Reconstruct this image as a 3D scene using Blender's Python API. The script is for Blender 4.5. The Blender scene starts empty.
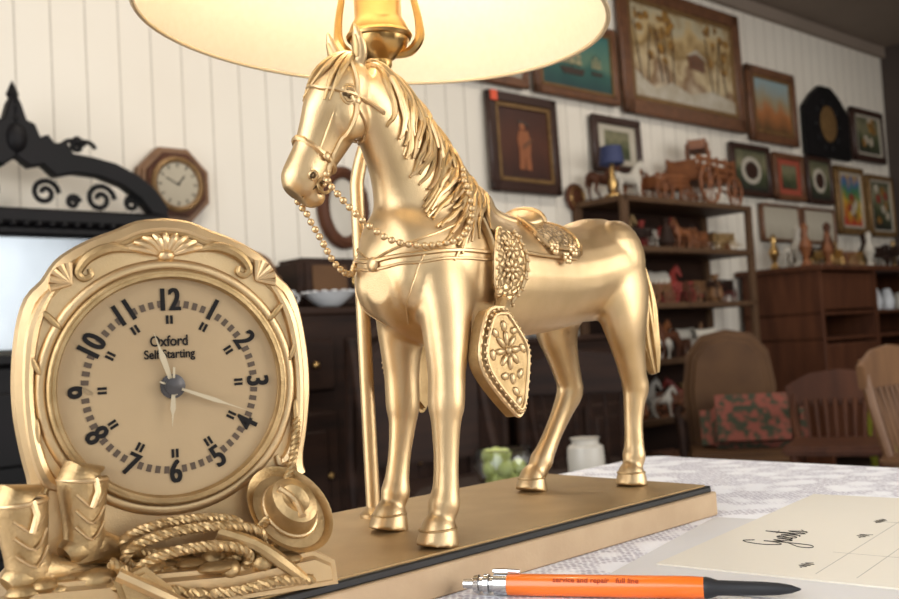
import bpy, bmesh, math, random
from mathutils import Vector, Matrix
from mathutils.bvhtree import BVHTree
random.seed(4)
SC=bpy.context.scene
V=Vector
pi=math.pi
# ------------------------------------------------------------------ materials
def nmat(name,col,rough=.5,metal=0,col2=None,ns=8,stretch=(1,1,1),bump=0,bs=60,detail=4,trans=0,emis=0,coat=0,coord='Object',rampw=.25,spec=.5):
    m=bpy.data.materials.new(name); m.use_nodes=True
    nt=m.node_tree; b=nt.nodes['Principled BSDF']; L=nt.links.new
    tc=nt.nodes.new('ShaderNodeTexCoord'); mp=nt.nodes.new('ShaderNodeMapping')
    mp.inputs['Scale'].default_value=stretch; L(tc.outputs[coord],mp.inputs[0])
    n=nt.nodes.new('ShaderNodeTexNoise'); n.inputs['Scale'].default_value=ns; n.inputs['Detail'].default_value=detail
    L(mp.outputs[0],n.inputs['Vector'])
    r=nt.nodes.new('ShaderNodeValToRGB')
    if col2 is None: col2=tuple(c*.85 for c in col)
    r.color_ramp.elements[0].position=.5-rampw; r.color_ramp.elements[1].position=.5+rampw
    r.color_ramp.elements[0].color=(*col2,1); r.color_ramp.elements[1].color=(*col,1)
    L(n.outputs['Fac'],r.inputs[0]); L(r.outputs[0],b.inputs['Base Color'])
    b.inputs['Roughness'].default_value=rough; b.inputs['Metallic'].default_value=metal
    b.inputs['Specular IOR Level'].default_value=spec
    if trans: b.inputs['Transmission Weight'].default_value=trans
    if coat: b.inputs['Coat Weight'].default_value=coat
    if emis:
        b.inputs['Emission Strength'].default_value=emis; L(r.outputs[0],b.inputs['Emission Color'])
    if bump:
        n2=nt.nodes.new('ShaderNodeTexNoise'); n2.inputs['Scale'].default_value=bs; n2.inputs['Detail'].default_value=3
        L(mp.outputs[0],n2.inputs['Vector'])
        bp=nt.nodes.new('ShaderNodeBump'); bp.inputs['Strength'].default_value=bump; bp.inputs['Distance'].default_value=.5/bs
        L(n2.outputs['Fac'],bp.inputs['Height']); L(bp.outputs[0],b.inputs['Normal'])
    return m
gold=nmat('gold_paint',(.68,.485,.265),.41,.92,(.56,.385,.195),45,bump=.30,bs=1300)
gold_d=nmat('gold_antique',(.55,.38,.19),.45,.90,(.36,.235,.10),110,bump=.35,bs=800)
gold_b=nmat('gold_board',(.42,.28,.13),.48,.6,(.35,.23,.10),40,bump=.2,bs=900)
gold_side=nmat('board_side_tan',(.54,.39,.24),.55,.35,(.46,.32,.19),40,bump=.1,bs=300)
def tooled():
    m=nmat('gold_tooled',(.66,.46,.23),.42,.9,(.45,.28,.1),150)
    nt=m.node_tree; b=nt.nodes['Principled BSDF']; L=nt.links.new
    tc=nt.nodes.new('ShaderNodeTexCoord'); vo=nt.nodes.new('ShaderNodeTexVoronoi'); vo.inputs['Scale'].default_value=260
    vo.feature='DISTANCE_TO_EDGE'
    L(tc.outputs['Object'],vo.inputs['Vector'])
    r=nt.nodes.new('ShaderNodeValToRGB'); r.color_ramp.elements[0].color=(.24,.145,.06,1); r.color_ramp.elements[1].color=(.66,.47,.25,1); r.color_ramp.elements[1].position=.2  # crevice shade painted into the colour, darker along the cell edges
    L(vo.outputs['Distance'],r.inputs[0]); L(r.outputs[0],b.inputs['Base Color'])
    bp=nt.nodes.new('ShaderNodeBump'); bp.inputs['Strength'].default_value=.9; bp.inputs['Distance'].default_value=.002
    L(vo.outputs['Distance'],bp.inputs['Height']); L(bp.outputs[0],b.inputs['Normal'])
    return m
tool=tooled()
black=nmat('black_lacquer',(.012,.011,.01),.4,0)
blackwood=nmat('ebonised_wood',(.009,.007,.008),.55,0,(.005,.005,.005),6,spec=.2)
ink=nmat('ink_black',(.010,.008,.007),.7,spec=.2)
ink_br=nmat('ink_brown',(.08,.05,.028),.7)
dial=nmat('dial_champagne',(.44,.31,.165),.5,.2,(.35,.24,.125),14,bump=.04,bs=400)
handm=nmat('hand_pale_gold',(.55,.45,.30),.45,.6)
hubm=nmat('hub_pewter',(.10,.09,.085),.35,.8)
steel=nmat('chrome',(.6,.6,.6),.2,1)
dark_eye_hollow=nmat('eye_and_hollow_dark',(.10,.06,.025),.35,.7)
orange=nmat('orange_plastic',(.88,.19,.012),.3,0,(.84,.16,.01),coat=.4)
grey_rub=nmat('black_rubber',(.02,.02,.022),.5)
red_print=nmat('print_dark_red',(.45,.05,.01),.5)
paper=nmat('paper',(.76,.71,.61),.85,0,(.73,.68,.58),5)
paper2=nmat('paper_grey',(.72,.70,.68),.85)
inkline=nmat('pencil_line',(.50,.47,.41),.8)
shade_trim=nmat('shade_trim',(.60,.47,.30),.8)
brassm=nmat('brass',(.60,.38,.15),.28,1,(.48,.30,.11),20)
woodd=nmat('dark_walnut',(.036,.016,.009),.6,0,(.014,.007,.005),3,(1,1,8),spec=.2)
woodm=nmat('mahogany',(.11,.038,.016),.55,0,(.055,.018,.008),3,(6,6,1),spec=.25)
woodl=nmat('oak',(.24,.12,.05),.5,0,(.14,.065,.028),4,(5,5,1))
wshelf=nmat('shelf_wood',(.12,.065,.032),.6,0,(.075,.038,.02),4,(5,5,1),spec=.25)
woodo=nmat('wagon_wood',(.26,.09,.028),.5,0,(.15,.05,.018),20)
olive=nmat('brown_vinyl',(.135,.068,.030),.6,0,(.085,.042,.02),6,spec=.2)
cream=nmat('cream_ceramic',(.55,.50,.42),.35)
white=nmat('white_ceramic',(.72,.72,.72),.3)
bluesh=nmat('navy_shade',(.03,.04,.11),.7)
red=nmat('red_paint',(.26,.03,.02),.5)
tagred=nmat('price_tag_red',(.75,.10,.04),.6)
teal=nmat('teal_glaze',(.03,.2,.22),.4)
greenb=nmat('chartreuse_ball',(.45,.5,.08),.45,0,(.58,.62,.3),30)
yel=nmat('yellow_green_plastic',(.35,.38,.04),.5)
glass=nmat('clear_glass',(.95,.97,.97),.03,0,trans=1)
mirror=nmat('mirror_glass',(.16,.175,.19),.22,1)
floorm=nmat('floor_boards_mat',(.07,.038,.022),.5,0,(.035,.018,.010),3,(1,9,1))
ceilm=nmat('ceiling_paint',(.26,.20,.155),.8,0,(.22,.17,.13),2)
darkwall=nmat('dark_wall_paint',(.06,.042,.033),.8)
shopwall=nmat('shop_front_paint',(.20,.16,.125),.8)
floral=nmat('floral_fabric',(.26,.075,.05),.9,0,(.05,.055,.03),30,rampw=.06)
tubem=nmat('added_fixture_glow',(1,.97,.9),.5,emis=3)  # glow for the tubes of the added, unseen wall-wash fixtures
def shade_mat():
    m=bpy.data.materials.new('lampshade_parchment'); m.use_nodes=True; nt=m.node_tree
    b=nt.nodes['Principled BSDF']; out=nt.nodes['Material Output']; L=nt.links.new
    tc=nt.nodes.new('ShaderNodeTexCoord'); n=nt.nodes.new('ShaderNodeTexNoise'); n.inputs['Scale'].default_value=220
    L(tc.outputs['Object'],n.inputs['Vector'])
    r=nt.nodes.new('ShaderNodeValToRGB'); r.color_ramp.elements[0].color=(.80,.73,.59,1); r.color_ramp.elements[1].color=(.88,.83,.71,1)
    L(n.outputs['Fac'],r.inputs[0]); L(r.outputs[0],b.inputs['Base Color']); b.inputs['Roughness'].default_value=.9
    t=nt.nodes.new('ShaderNodeBsdfTranslucent'); t.inputs[0].default_value=(.85,.76,.56,1)
    mx=nt.nodes.new('ShaderNodeMixShader'); mx.inputs[0].default_value=.35
    L(b.outputs[0],mx.inputs[1]); L(t.outputs[0],mx.inputs[2]); L(mx.outputs[0],out.inputs[0])
    return m
shadem=shade_mat()
wallm=nmat('white_panelling',(.80,.74,.64),.6,0,(.74,.67,.57),1.3)
groovem=nmat('panel_groove',(.50,.45,.38),.8)
def lace():
    m=bpy.data.materials.new('lace_tablecloth'); m.use_nodes=True; nt=m.node_tree; L=nt.links.new
    b=nt.nodes['Principled BSDF']; tc=nt.nodes.new('ShaderNodeTexCoord')
    vo=nt.nodes.new('ShaderNodeTexVoronoi'); vo.inputs['Scale'].default_value=300; vo.inputs['Randomness'].default_value=.35; L(tc.outputs['Object'],vo.inputs['Vector'])
    wv=nt.nodes.new('ShaderNodeTexVoronoi'); wv.feature='SMOOTH_F1'; wv.inputs['Scale'].default_value=42; wv.inputs['Randomness'].default_value=.6; L(tc.outputs['Object'],wv.inputs['Vector'])
    mr=nt.nodes.new('ShaderNodeMapRange'); mr.inputs['From Min'].default_value=.30; mr.inputs['From Max'].default_value=.46; mr.inputs['To Min'].default_value=.25; mr.inputs['To Max'].default_value=1.0
    L(wv.outputs['Distance'],mr.inputs['Value'])
    a=nt.nodes.new('ShaderNodeMath'); a.operation='MULTIPLY'
    one=nt.nodes.new('ShaderNodeMath'); one.operation='SUBTRACT'; one.inputs[0].default_value=.85; L(vo.outputs['Distance'],one.inputs[1])
    L(one.outputs[0],a.inputs[0]); L(mr.outputs[0],a.inputs[1])
    r=nt.nodes.new('ShaderNodeValToRGB'); r.color_ramp.elements[0].position=.22; r.color_ramp.elements[1].position=.60
    r.color_ramp.elements[0].color=(.92,.92,.95,1); r.color_ramp.elements[1].color=(.50,.47,.53,1)
    L(a.outputs[0],r.inputs[0]); L(r.outputs[0],b.inputs['Base Color']); b.inputs['Roughness'].default_value=.95
    bp=nt.nodes.new('ShaderNodeBump'); bp.invert=True; bp.inputs['Strength'].default_value=.5; bp.inputs['Distance'].default_value=.0015
    L(a.outputs[0],bp.inputs['Height']); L(bp.outputs[0],b.inputs['Normal'])
    return m
lacem=lace()
def canvas(name,stops,ns=6,amt=.35,rough=.45):
    m=bpy.data.materials.new(name); m.use_nodes=True; nt=m.node_tree; L=nt.links.new
    b=nt.nodes['Principled BSDF']; b.inputs['Roughness'].default_value=rough
    tc=nt.nodes.new('ShaderNodeTexCoord'); sp=nt.nodes.new('ShaderNodeSeparateXYZ'); L(tc.outputs['Generated'],sp.inputs[0])
    n=nt.nodes.new('ShaderNodeTexNoise'); n.inputs['Scale'].default_value=ns; n.inputs['Detail'].default_value=6; L(tc.outputs['Generated'],n.inputs['Vector'])
    s=nt.nodes.new('ShaderNodeMath'); s.operation='SUBTRACT'; L(n.outputs['Fac'],s.inputs[0]); s.inputs[1].default_value=.5
    a=nt.nodes.new('ShaderNodeMath'); a.operation='MULTIPLY_ADD'; L(s.outputs[0],a.inputs[0]); a.inputs[1].default_value=amt*2; L(sp.outputs[2],a.inputs[2])
    r=nt.nodes.new('ShaderNodeValToRGB'); cr=r.color_ramp
    while len(cr.elements)<len(stops): cr.elements.new(.5)
    for e,(p,c) in zip(cr.elements,stops): e.position=p; e.color=(*c,1)
    L(a.outputs[0],r.inputs[0]); L(r.outputs[0],b.inputs['Base Color'])
    return m
# ------------------------------------------------------------------ mesh builder
def cr_interp(st,n):
    if n<=1: return [tuple(s) for s in st]
    out=[]
    for i in range(len(st)-1):
        p0=st[max(i-1,0)];p1=st[i];p2=st[i+1];p3=st[min(i+2,len(st)-1)]
        for k in range(n):
            t=k/n
            out.append(tuple(.5*((2*b)+(-a+c)*t+(2*a-5*b+4*c-d)*t*t+(-a+3*b-3*c+d)*t**3) for a,b,c,d in zip(p0,p1,p2,p3)))
    out.append(tuple(st[-1])); return out
class MB:
    def __init__(s,M=None):
        s.bm=bmesh.new(); s.mats=[]; s.M=M or Matrix.Identity(4)
    def mi(s,m):
        if m not in s.mats: s.mats.append(m)
        return s.mats.index(m)
    def add(s,vs,fs,m,M=None):
        T=s.M@M if M is not None else s.M
        i=s.mi(m); bv=[s.bm.verts.new(T@V(v)) for v in vs]
        for f in fs:
            try:
                q=s.bm.faces.new([bv[k] for k in f]); q.material_index=i; q.smooth=True
            except ValueError: pass
    def addbm(s,t,m,M=None):
        t.verts.index_update()
        s.add([v.co.copy() for v in t.verts],[[v.index for v in f.verts] for f in t.faces],m,M); t.free()
    def box(s,c,d,m,rot=None,bev=0,M=None,seg=1):
        t=bmesh.new(); bmesh.ops.create_cube(t,size=1)
        for v in t.verts: v.co=V((v.co.x*d[0],v.co.y*d[1],v.co.z*d[2]))
        if bev: bmesh.ops.bevel(t,geom=t.edges[:],offset=bev,segments=seg,affect='EDGES')
        T=Matrix.Translation(c)
        if rot: T=T@Matrix.Rotation(rot[2],4,'Z')@Matrix.Rotation(rot[1],4,'Y')@Matrix.Rotation(rot[0],4,'X')
        s.addbm(t,m,(M@T) if M is not None else T)
    def ell(s,c,r,m,rot=None,sub=12):
        t=bmesh.new(); bmesh.ops.create_uvsphere(t,u_segments=sub*2,v_segments=sub,radius=1)
        for v in t.verts: v.co=V((v.co.x*r[0],v.co.y*r[1],v.co.z*r[2]))
        T=Matrix.Translation(c)
        if rot: T=T@Matrix.Rotation(rot[2],4,'Z')@Matrix.Rotation(rot[1],4,'Y')@Matrix.Rotation(rot[0],4,'X')
        s.addbm(t,m,T)
    def lathe(s,pr,m,M=None,seg=32,cap=True):
        vs=[];fs=[];n=len(pr)
        for i in range(seg):
            a=2*pi*i/seg
            for r,z in pr: vs.append((r*math.cos(a),r*math.sin(a),z))
        for i in range(seg):
            j=(i+1)%seg
            for k in range(n-1): fs.append((i*n+k,j*n+k,j*n+k+1,i*n+k+1))
        if cap:
            fs.append([i*n for i in range(seg)]); fs.append([i*n+n-1 for i in range(seg)])
        s.add(vs,fs,m,M)
    def tube(s,pts,r,m,seg=8,closed=False,M=None,n=1,flat=1):
        pts=[tuple(p) for p in pts]
        if not hasattr(r,'__len__'): r=[r]*len(pts)
        if n>1:
            if closed: pts=pts+[pts[0]]; r=list(r)+[r[0]]
            q=cr_interp([(*p,rr) for p,rr in zip(pts,r)],n)
            if closed: q=q[:-1]
            pts=[a[:3] for a in q]; r=[a[3] for a in q]
        P=[V(p) for p in pts]; N=len(P); vs=[];fs=[]
        up=None
        for i in range(N):
            if closed: t=(P[(i+1)%N]-P[i-1])
            else: t=P[min(i+1,N-1)]-P[max(i-1,0)]
            if t.length<1e-9: t=V((0,0,1))
            t.normalize()
            if up is None:
                up=V((0,0,1)) if abs(t.z)<.9 else V((1,0,0))
            a=up-t*up.dot(t)
            if a.length<1e-6: a=t.orthogonal()
            a.normalize(); b=t.cross(a); up=a
            for k in range(seg):
                w=2*pi*k/seg
                vs.append(P[i]+(a*math.cos(w)*flat+b*math.sin(w))*r[i])
        for i in range(N if closed else N-1):
            j=(i+1)%N
            for k in range(seg):
                l=(k+1)%seg
                fs.append((i*seg+k,i*seg+l,j*seg+l,j*seg+k))
        if not closed:
            fs.append(list(range(seg))); fs.append(list(range((N-1)*seg,N*seg)))
        s.add(vs,fs,m,M)
    def ring(s,c,R,r,m,axis='Z',seg=32,M=None,sx=1,sy=1,tseg=8):
        pts=[]
        for i in range(seg):
            a=2*pi*i/seg; x=R*sx*math.cos(a); y=R*sy*math.sin(a)
            p={'Z':(x,y,0),'Y':(x,0,y),'X':(0,x,y)}[axis]
            pts.append(V(c)+V(p))
        s.tube(pts,r,m,tseg,True,M)
    def loft(s,st,m,S=(0,1,0),seg=24,n=4):
        q=cr_interp(st,n); P=[V(a[:3]) for a in q]; N=len(P); vs=[];fs=[]
        for i in range(N):
            t=(P[min(i+1,N-1)]-P[max(i-1,0)]).normalized()
            a=V(S)-t*V(S).dot(t); a.normalize(); u=t.cross(a)
            for k in range(seg):
                w=2*pi*k/seg; vs.append(P[i]+a*math.cos(w)*q[i][3]+u*math.sin(w)*q[i][4])
        for i in range(N-1):
            for k in range(seg):
                l=(k+1)%seg; fs.append((i*seg+k,i*seg+l,(i+1)*seg+l,(i+1)*seg+k))
        fs.append(list(range(seg))); fs.append(list(range((N-1)*seg,N*seg)))
        s.add(vs,fs,m)
    def poly(s,pts,y0,y1,m,bev=0,seg=2,M=None):
        t=bmesh.new(); f=t.faces.new([t.verts.new((x,y0,z)) for x,z in pts])
        r=bmesh.ops.extrude_face_region(t,geom=[f])
        nv=[g for g in r['geom'] if isinstance(g,bmesh.types.BMVert)]
        for v in nv: v.co.y=y1
        bmesh.ops.recalc_face_normals(t,faces=t.faces)
        if bev:
            ed=[e for e in t.edges if abs(e.verts[0].co.y-e.verts[1].co.y)<1e-7]
            bmesh.ops.bevel(t,geom=ed,offset=bev,segments=seg,affect='EDGES',clamp_overlap=True)
        s.addbm(t,m,M)
    def finish(s,name,parent=None,ang=38,recalc=True):
        if recalc: bmesh.ops.recalc_face_normals(s.bm,faces=s.bm.faces)
        me=bpy.data.meshes.new(name); s.bm.to_mesh(me); s.bm.free()
        for m in s.mats: me.materials.append(m)
        try: me.set_sharp_from_angle(angle=math.radians(ang))
        except Exception: pass
        o=bpy.data.objects.new(name,me); SC.collection.objects.link(o)
        if parent: o.parent=parent
        return o
def empty(name):
    o=bpy.data.objects.new(name,None); SC.collection.objects.link(o); o.empty_display_size=.05; return o
def frame(o,x,y,z=(0,0,1)):
    M=Matrix.Identity(4)
    for i in range(3):
        M[i][0]=x[i];M[i][1]=y[i];M[i][2]=z[i];M[i][3]=o[i]
    return M
ZC=.87; ZT=.75; ZB=.77
HM=frame((.028,.600,ZB),(-.66,-.7513,0),(.7513,-.66,0))
BM=frame((.166,.653,ZT),(.719,.695,0),(-.695,.719,0))
WM=frame((-2.288,2.516,0),(.74,.6726,0),(-.6726,.74,0))
a26=math.radians(26)
CM=frame((-.120,.425,.8590),(math.cos(a26),math.sin(a26),0),(-math.sin(a26),math.cos(a26),0))
# ------------------------------------------------------------------ HORSE
TORSO=[(-.139,0,.149,.010,.012),(-.134,0,.1485,.022,.024),(-.122,0,.1475,.032,.0325),(-.103,0,.145,.0355,.035),(-.078,0,.141,.034,.032),(-.045,0,.137,.033,.033),(0,0,.137,.034,.036),(.03,0,.139,.033,.040),(.055,0,.143,.031,.043),(.078,0,.142,.0285,.038),(.092,0,.139,.022,.029),(.1005,0,.138,.011,.015)]
NECK=[(.040,0,.140,.029,.044),(.051,0,.158,.0275,.0425),(.059,0,.173,.0238,.0368),(.0665,0,.190,.0192,.0298),(.0765,0,.2075,.0160,.0242),(.090,-.0005,.225,.0135,.0200),(.106,-.001,.238,.0118,.0160)]
HEAD=[(.103,.001,.2450,.007,.008),(.1075,-.0005,.2425,.0118,.0135),(.1135,-.003,.2350,.0142,.0172),(.1182,-.006,.2240,.0135,.0182),(.1230,-.009,.2120,.0112,.0155),(.1283,-.0115,.2008,.0098,.0130),(.1333,-.0135,.1915,.0101,.0122),(.1373,-.015,.1848,.0096,.0107),(.1402,-.016,.1805,.0055,.0062)]
LF=[(.064,.016,.155,.013,.024),(.070,.021,.130,.0135,.020),(.077,.027,.106,.0118,.0148),(.083,.031,.086,.0096,.0106),(.0865,.0325,.069,.0095,.0097),(.088,.033,.060,.0075,.0080),(.090,.0335,.042,.0063,.0067),(.092,.034,.028,.0067,.0071),(.094,.034,.020,.0081,.0085),(.0965,.034,.0135,.0068,.0072),(.0985,.034,.0095,.0088,.0095),(.1005,.034,0,.0105,.012)]
RF=[(.060,-.014,.155,.013,.024),(.062,-.018,.130,.0135,.020),(.063,-.020,.106,.0118,.0148),(.0635,-.0205,.086,.0096,.0106),(.064,-.0205,.067,.0095,.0097),(.065,-.0205,.057,.0075,.0080),(.068,-.021,.041,.0063,.0067),(.071,-.021,.028,.0067,.0071),(.073,-.021,.020,.0081,.0085),(.0755,-.021,.0135,.0068,.0072),(.0775,-.021,.0095,.0088,.0095),(.080,-.021,0,.0105,.012)]
LH=[(-.106,.015,.155,.016,.029),(-.107,.020,.132,.0165,.027),(-.106,.023,.110,.0135,.0210),(-.111,.022,.091,.0102,.0138),(-.1175,.0205,.072,.0083,.0106),(-.120,.020,.064,.0083,.0110),(-.118,.0195,.055,.0070,.0085),(-.1160,.019,.040,.0061,.0068),(-.115,.019,.026,.0066,.0071),(-.114,.019,.019,.0078,.0082),(-.1115,.019,.0125,.0067,.0070),(-.110,.019,.009,.0088,.0095),(-.1085,.019,0,.0105,.0118)]
RH=[(-.102,-.015,.155,.016,.029),(-.099,-.020,.132,.0165,.027),(-.094,-.023,.110,.0135,.0210),(-.099,-.024,.091,.0102,.0138),(-.1065,-.025,.072,.0083,.0106),(-.1080,-.0255,.063,.0083,.0110),(-.101,-.026,.053,.0070,.0085),(-.089,-.027,.038,.0061,.0068),(-.079,-.028,.025,.0066,.0071),(-.075,-.029,.019,.0078,.0082),(-.0695,-.0295,.0125,.0067,.0070),(-.066,-.030,.009,.0088,.0095),(-.063,-.030,0,.0105,.0118)]
TAIL=[(-.126,0,.168,.006,.006),(-.138,.001,.163,.007,.007),(-.148,.004,.150,.0075,.0085),(-.154,.007,.126,.0085,.0098),(-.156,.009,.100,.0075,.0088),(-.160,.012,.071,.003,.003)]
def horse_lofts(mb,m,seg=24,n=4,ext=True):
    for st in (TORSO,NECK,HEAD,LF,RF,LH,RH,TAIL): mb.loft(st,m,seg=seg,n=n)
    if ext:
        for sg in (1,-1):
            mb.ell((.060,sg*.0200,.143),(.021,.0125,.029),m,rot=(0,-.35,0))
            mb.ell((-.107,sg*.020,.148),(.026,.0155,.029),m)
            mb.ell((.087,sg*.0115,.136),(.0135,.0120,.020),m)
            mb.ell((.1155,-.005+sg*.0078,.2220),(.0124,.0073,.0138),m)
            mb.ell((.1215,-.0068+sg*.0102,.2312),(.0058,.0042,.0047),m,sub=8)
            mb.ell((.1358,-.0142+sg*.0074,.190),(.0050,.0037,.0052),m,sub=8)
        mb.ell((.074,0,.158),(.022,.0215,.026),m,rot=(0,.5,0))
        mb.ell((.1300,-.0132,.1795),(.0070,.0073,.0056),m,sub=8)
horse=empty('horse_figurine')
hb=MB(HM); horse_lofts(hb,gold)
def ear(mb,sg):
    mb.loft([(.1105,-.001+sg*.0080,.249,.0040,.0032),(.1112,-.001+sg*.0092,.2545,.0048,.0034),(.1130,-.001+sg*.0102,.2610,.0038,.0026),(.1155,-.001+sg*.0100,.2685,.0010,.0008)],gold,seg=12,n=3)
ear(hb,1);ear(hb,-1)
tmp=hb.finish('tmp_horse')
md=tmp.modifiers.new('r','REMESH'); md.mode='VOXEL'; md.voxel_size=.00115; md.use_smooth_shade=True
dg=bpy.context.evaluated_depsgraph_get()
me1=bpy.data.meshes.new_from_object(tmp.evaluated_get(dg))
bpy.data.objects.remove(tmp)
t2=bpy.data.objects.new('tmp2',me1); SC.collection.objects.link(t2)
HMi=HM.inverted()
vg=t2.vertex_groups.new(name='blend')
def sph(p,c,r): 
    d=((p.x-c[0])/r[0])**2+((p.y-c[1])/r[1])**2+((p.z-c[2])/r[2])**2
    return max(0,min(1,(1-d)*2))
for v in me1.vertices:
    p=HMi@v.co; q=V((p.x,abs(p.y),p.z))
    w=max(sph(p,(.070,0,.165),(.055,.05,.040)),.7*sph(q,(.068,.02,.118),(.030,.03,.026)),.7*sph(q,(-.100,.02,.120),(.040,.03,.030)),.5*sph(q,(-.02,.02,.11),(.06,.04,.03)))
    if w>0: vg.add([v.index],w,'REPLACE')
ms=t2.modifiers.new('s','SMOOTH'); ms.factor=.5; ms.iterations=7
ms2=t2.modifiers.new('s2','SMOOTH'); ms2.factor=.7; ms2.iterations=70; ms2.vertex_group='blend'
dg=bpy.context.evaluated_depsgraph_get(); dg.update()
me=bpy.data.meshes.new_from_object(t2.evaluated_get(dg))
bpy.data.objects.remove(t2)
for p in me.polygons: p.use_smooth=True
body=bpy.data.objects.new('body',me); SC.collection.objects.link(body); body.parent=horse
if not me.materials: me.materials.append(gold)
bvh=BVHTree.FromPolygons([HMi@v.co for v in me.vertices],[tuple(p.vertices) for p in me.polygons])
def snap(p,off=.001):
    co,n,_,_=bvh.find_nearest(V(p))
    return co+n*off
def stpt(st,s,th,sc=1.0):
    s=max(0,min(.9999,s))*(len(st)-1); i=int(s)
    q=cr_interp(st,20); k=int(s*20); a=q[k]; b=q[min(k+1,len(q)-1)]
    T=(V(b[:3])-V(a[:3])).normalized(); S=V((0,1,0)); S=(S-T*S.dot(T)).normalized(); U=T.cross(S)
    return V(a[:3])+S*math.cos(th)*a[3]*sc+U*math.sin(th)*a[4]*sc
# mane: long wavy locks combed over the left side of the neck
mn=MB(HM)
for row in range(3):
    NS=(30,24,18)[row]
    for i in range(NS):
        s=.34+.68*(i+.4*row)/NS; pts=[];rr=[]
        reach=(128,104,78)[row]+random.uniform(-8,8)
        drop=(.20,.20,.18)[row]*random.uniform(.85,1.2)
        ph=i*.55+random.uniform(0,.4)
        for k in range(15):
            f=k/14
            th=math.radians(99-reach*f**.85)
            sp=max(.12,s-drop*f**1.2+.016*math.sin(f*10+ph)*f**.5)
            p=stpt(NECK,min(sp,.999),th,1.02)
            pts.append(snap(p,.0008+.0012*row+.0008*math.sin(i*2.1+row)))
            rr.append((.0023-.0002*row)*(1-.75*f**2.5)+.0002)
        mn.tube(pts,rr,gold_d if (i+row)%2 else gold,7,n=2)
for i in range(7):
    a=(i-3)*.0022
    mn.tube([snap((.109,a*.6,.253),.001),snap((.116,a-.002,.248),.001),snap((.1225,a*1.2-.005,.238),.001),snap((.1255,a*.9-.008,.227),.0006)],[.002,.002,.0016,.0006],gold_d,6,n=4)
mn.tube([stpt(NECK,s/12,pi/2,1.03) for s in range(4,13)],.0036,gold_d,8)
for i in range(16):
    w=2*pi*i/16; pts=[]
    for k in range(9):
        f=.12+.88*k/8
        pts.append(stpt(TAIL,f,w+.9*f+.2*math.sin(f*9+i),1.05))
    mn.tube(pts,[.0018]*8+[.0006],gold_d,6,n=2)
mn.finish('mane_and_tail',horse)
hd=MB(HM)
for sg in (1,-1):
    e=snap((.1228,-.0068+sg*.016,.2300),-.0010)
    hd.ell(e,(.0032,.0024,.0027),dark_eye_hollow,sub=10)
    for rr_,kk in ((.0040,.0010),(.0058,.0008)):
        hd.tube([snap(e+V((rr_*math.cos(a)*.9,sg*.004,rr_*.8*math.sin(a))),.0002) for a in [2*pi*k/16 for k in range(16)]],kk,gold,6,True)
    q=snap((.1378,-.0150+sg*.012,.1885),-.0002)
    hd.ell(q,(.0022,.0013,.0018),dark_eye_hollow,rot=(0,.7,0),sub=8)  # dark ellipsoid painted in for the shade inside the nostril
    hd.tube([snap(q+V((.0030*math.cos(a),sg*.002,.0026*math.sin(a))),.0003) for a in [2*pi*k/12 for k in range(12)]],.0008,gold,6,True)
    hd.tube([snap((.1388,-.0150+sg*.004,.1785),.0),snap((.1345,-.0138+sg*.011,.1820),.0),snap((.1295,-.0125+sg*.011,.1855),.0)],.0005,dark_eye_hollow,6,n=3)
    hd.tube([snap((.1260,-.010+sg*.012,.2215),0),snap((.1295,-.0115+sg*.010,.2100),0),snap((.1335,-.0130+sg*.009,.1985),0)],[.0003,.0009,.0003],gold,6,n=4)
    hd.loft([(.1135,-.001+sg*.0085,.2510,.0022,.0010),(.1143,-.001+sg*.0095,.2565,.0027,.0010),(.1158,-.001+sg*.0102,.2620,.0012,.0006)],gold_d,seg=8,n=2)
for st in (LF,RF,LH,RH):
    x,y,z,a,b=st[-2]
    hd.tube([snap((x+1.3*b*math.cos(w),y+1.3*a*math.sin(w),.0095),.0001) for w in [2*pi*k/20 for k in range(20)]],.0007,gold_d,6,True)
hd.finish('face_details',horse)
tk=MB(HM)
def strap(pts,r=.0011,m=gold,off=.0005,n=4,flat=1):
    q=cr_interp([tuple(p) for p in pts],n*2)
    tk.tube([snap(p,off) for p in q],r,m,6)
def headring(s,r=.0012,tilt=0):
    pts=[]
    for k in range(28):
        w=2*pi*k/28
        pts.append(snap(stpt(HEAD,s+tilt*math.sin(w),w,1.25),.0004))
    tk.tube(pts,r,gold,6,True)
headring(.63,.0015,-.02); headring(.28,.0012,.05); 
for sg in (1,-1):
    th=0 if sg>0 else pi
    strap([stpt(HEAD,.12,th+sg*.9,1.2),stpt(HEAD,.30,th+sg*.0,1.2),stpt(HEAD,.47,th-sg*.15,1.2),stpt(HEAD,.63,th-sg*.3,1.2),stpt(HEAD,.76,th-sg*.5,1.2)],.0014)
    strap([stpt(HEAD,.30,th+sg*.2,1.2),stpt(HEAD,.42,th-sg*.8,1.2),stpt(HEAD,.45,th-sg*1.4,1.2)],.0010)
    c=snap(stpt(HEAD,.78,th-sg*.55,1.2),.0012)
    tk.ring(c,.0042,.0009,gold_d,'Y',18)
    tk.ell(c,(.0014,.0014,.0014),gold,sub=6)
    for s in (.30,.63):
        c=snap(stpt(HEAD,s,th,1.2),.001); tk.ell(c,(.0024,.0013,.0024),gold,sub=8)
for sg in (1,-1):
    strap([(.020,sg*.036,.152),(.045,sg*.035,.150),(.070,sg*.032,.150),(.090,sg*.022,.148),(.103,sg*.002,.146)],.0012,n=6)
    strap([(.020,sg*.036,.1475),(.045,sg*.035,.1455),(.070,sg*.032,.1455),(.090,sg*.022,.1435),(.103,sg*.002,.1415)],.0008,n=6)
    strap([(.066,sg*.031,.166),(.084,sg*.026,.158),(.102,sg*.003,.147)],.0007,n=6)
    strap([(.088,sg*.024,.148),(.093,sg*.016,.128),(.088,sg*.010,.108)],.0005,n=6)
tk.ell(snap((.104,0,.144),.001),(.0018,.004,.004),gold,sub=8)
tk.finish('bridle_and_breast_collar',horse)
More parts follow.
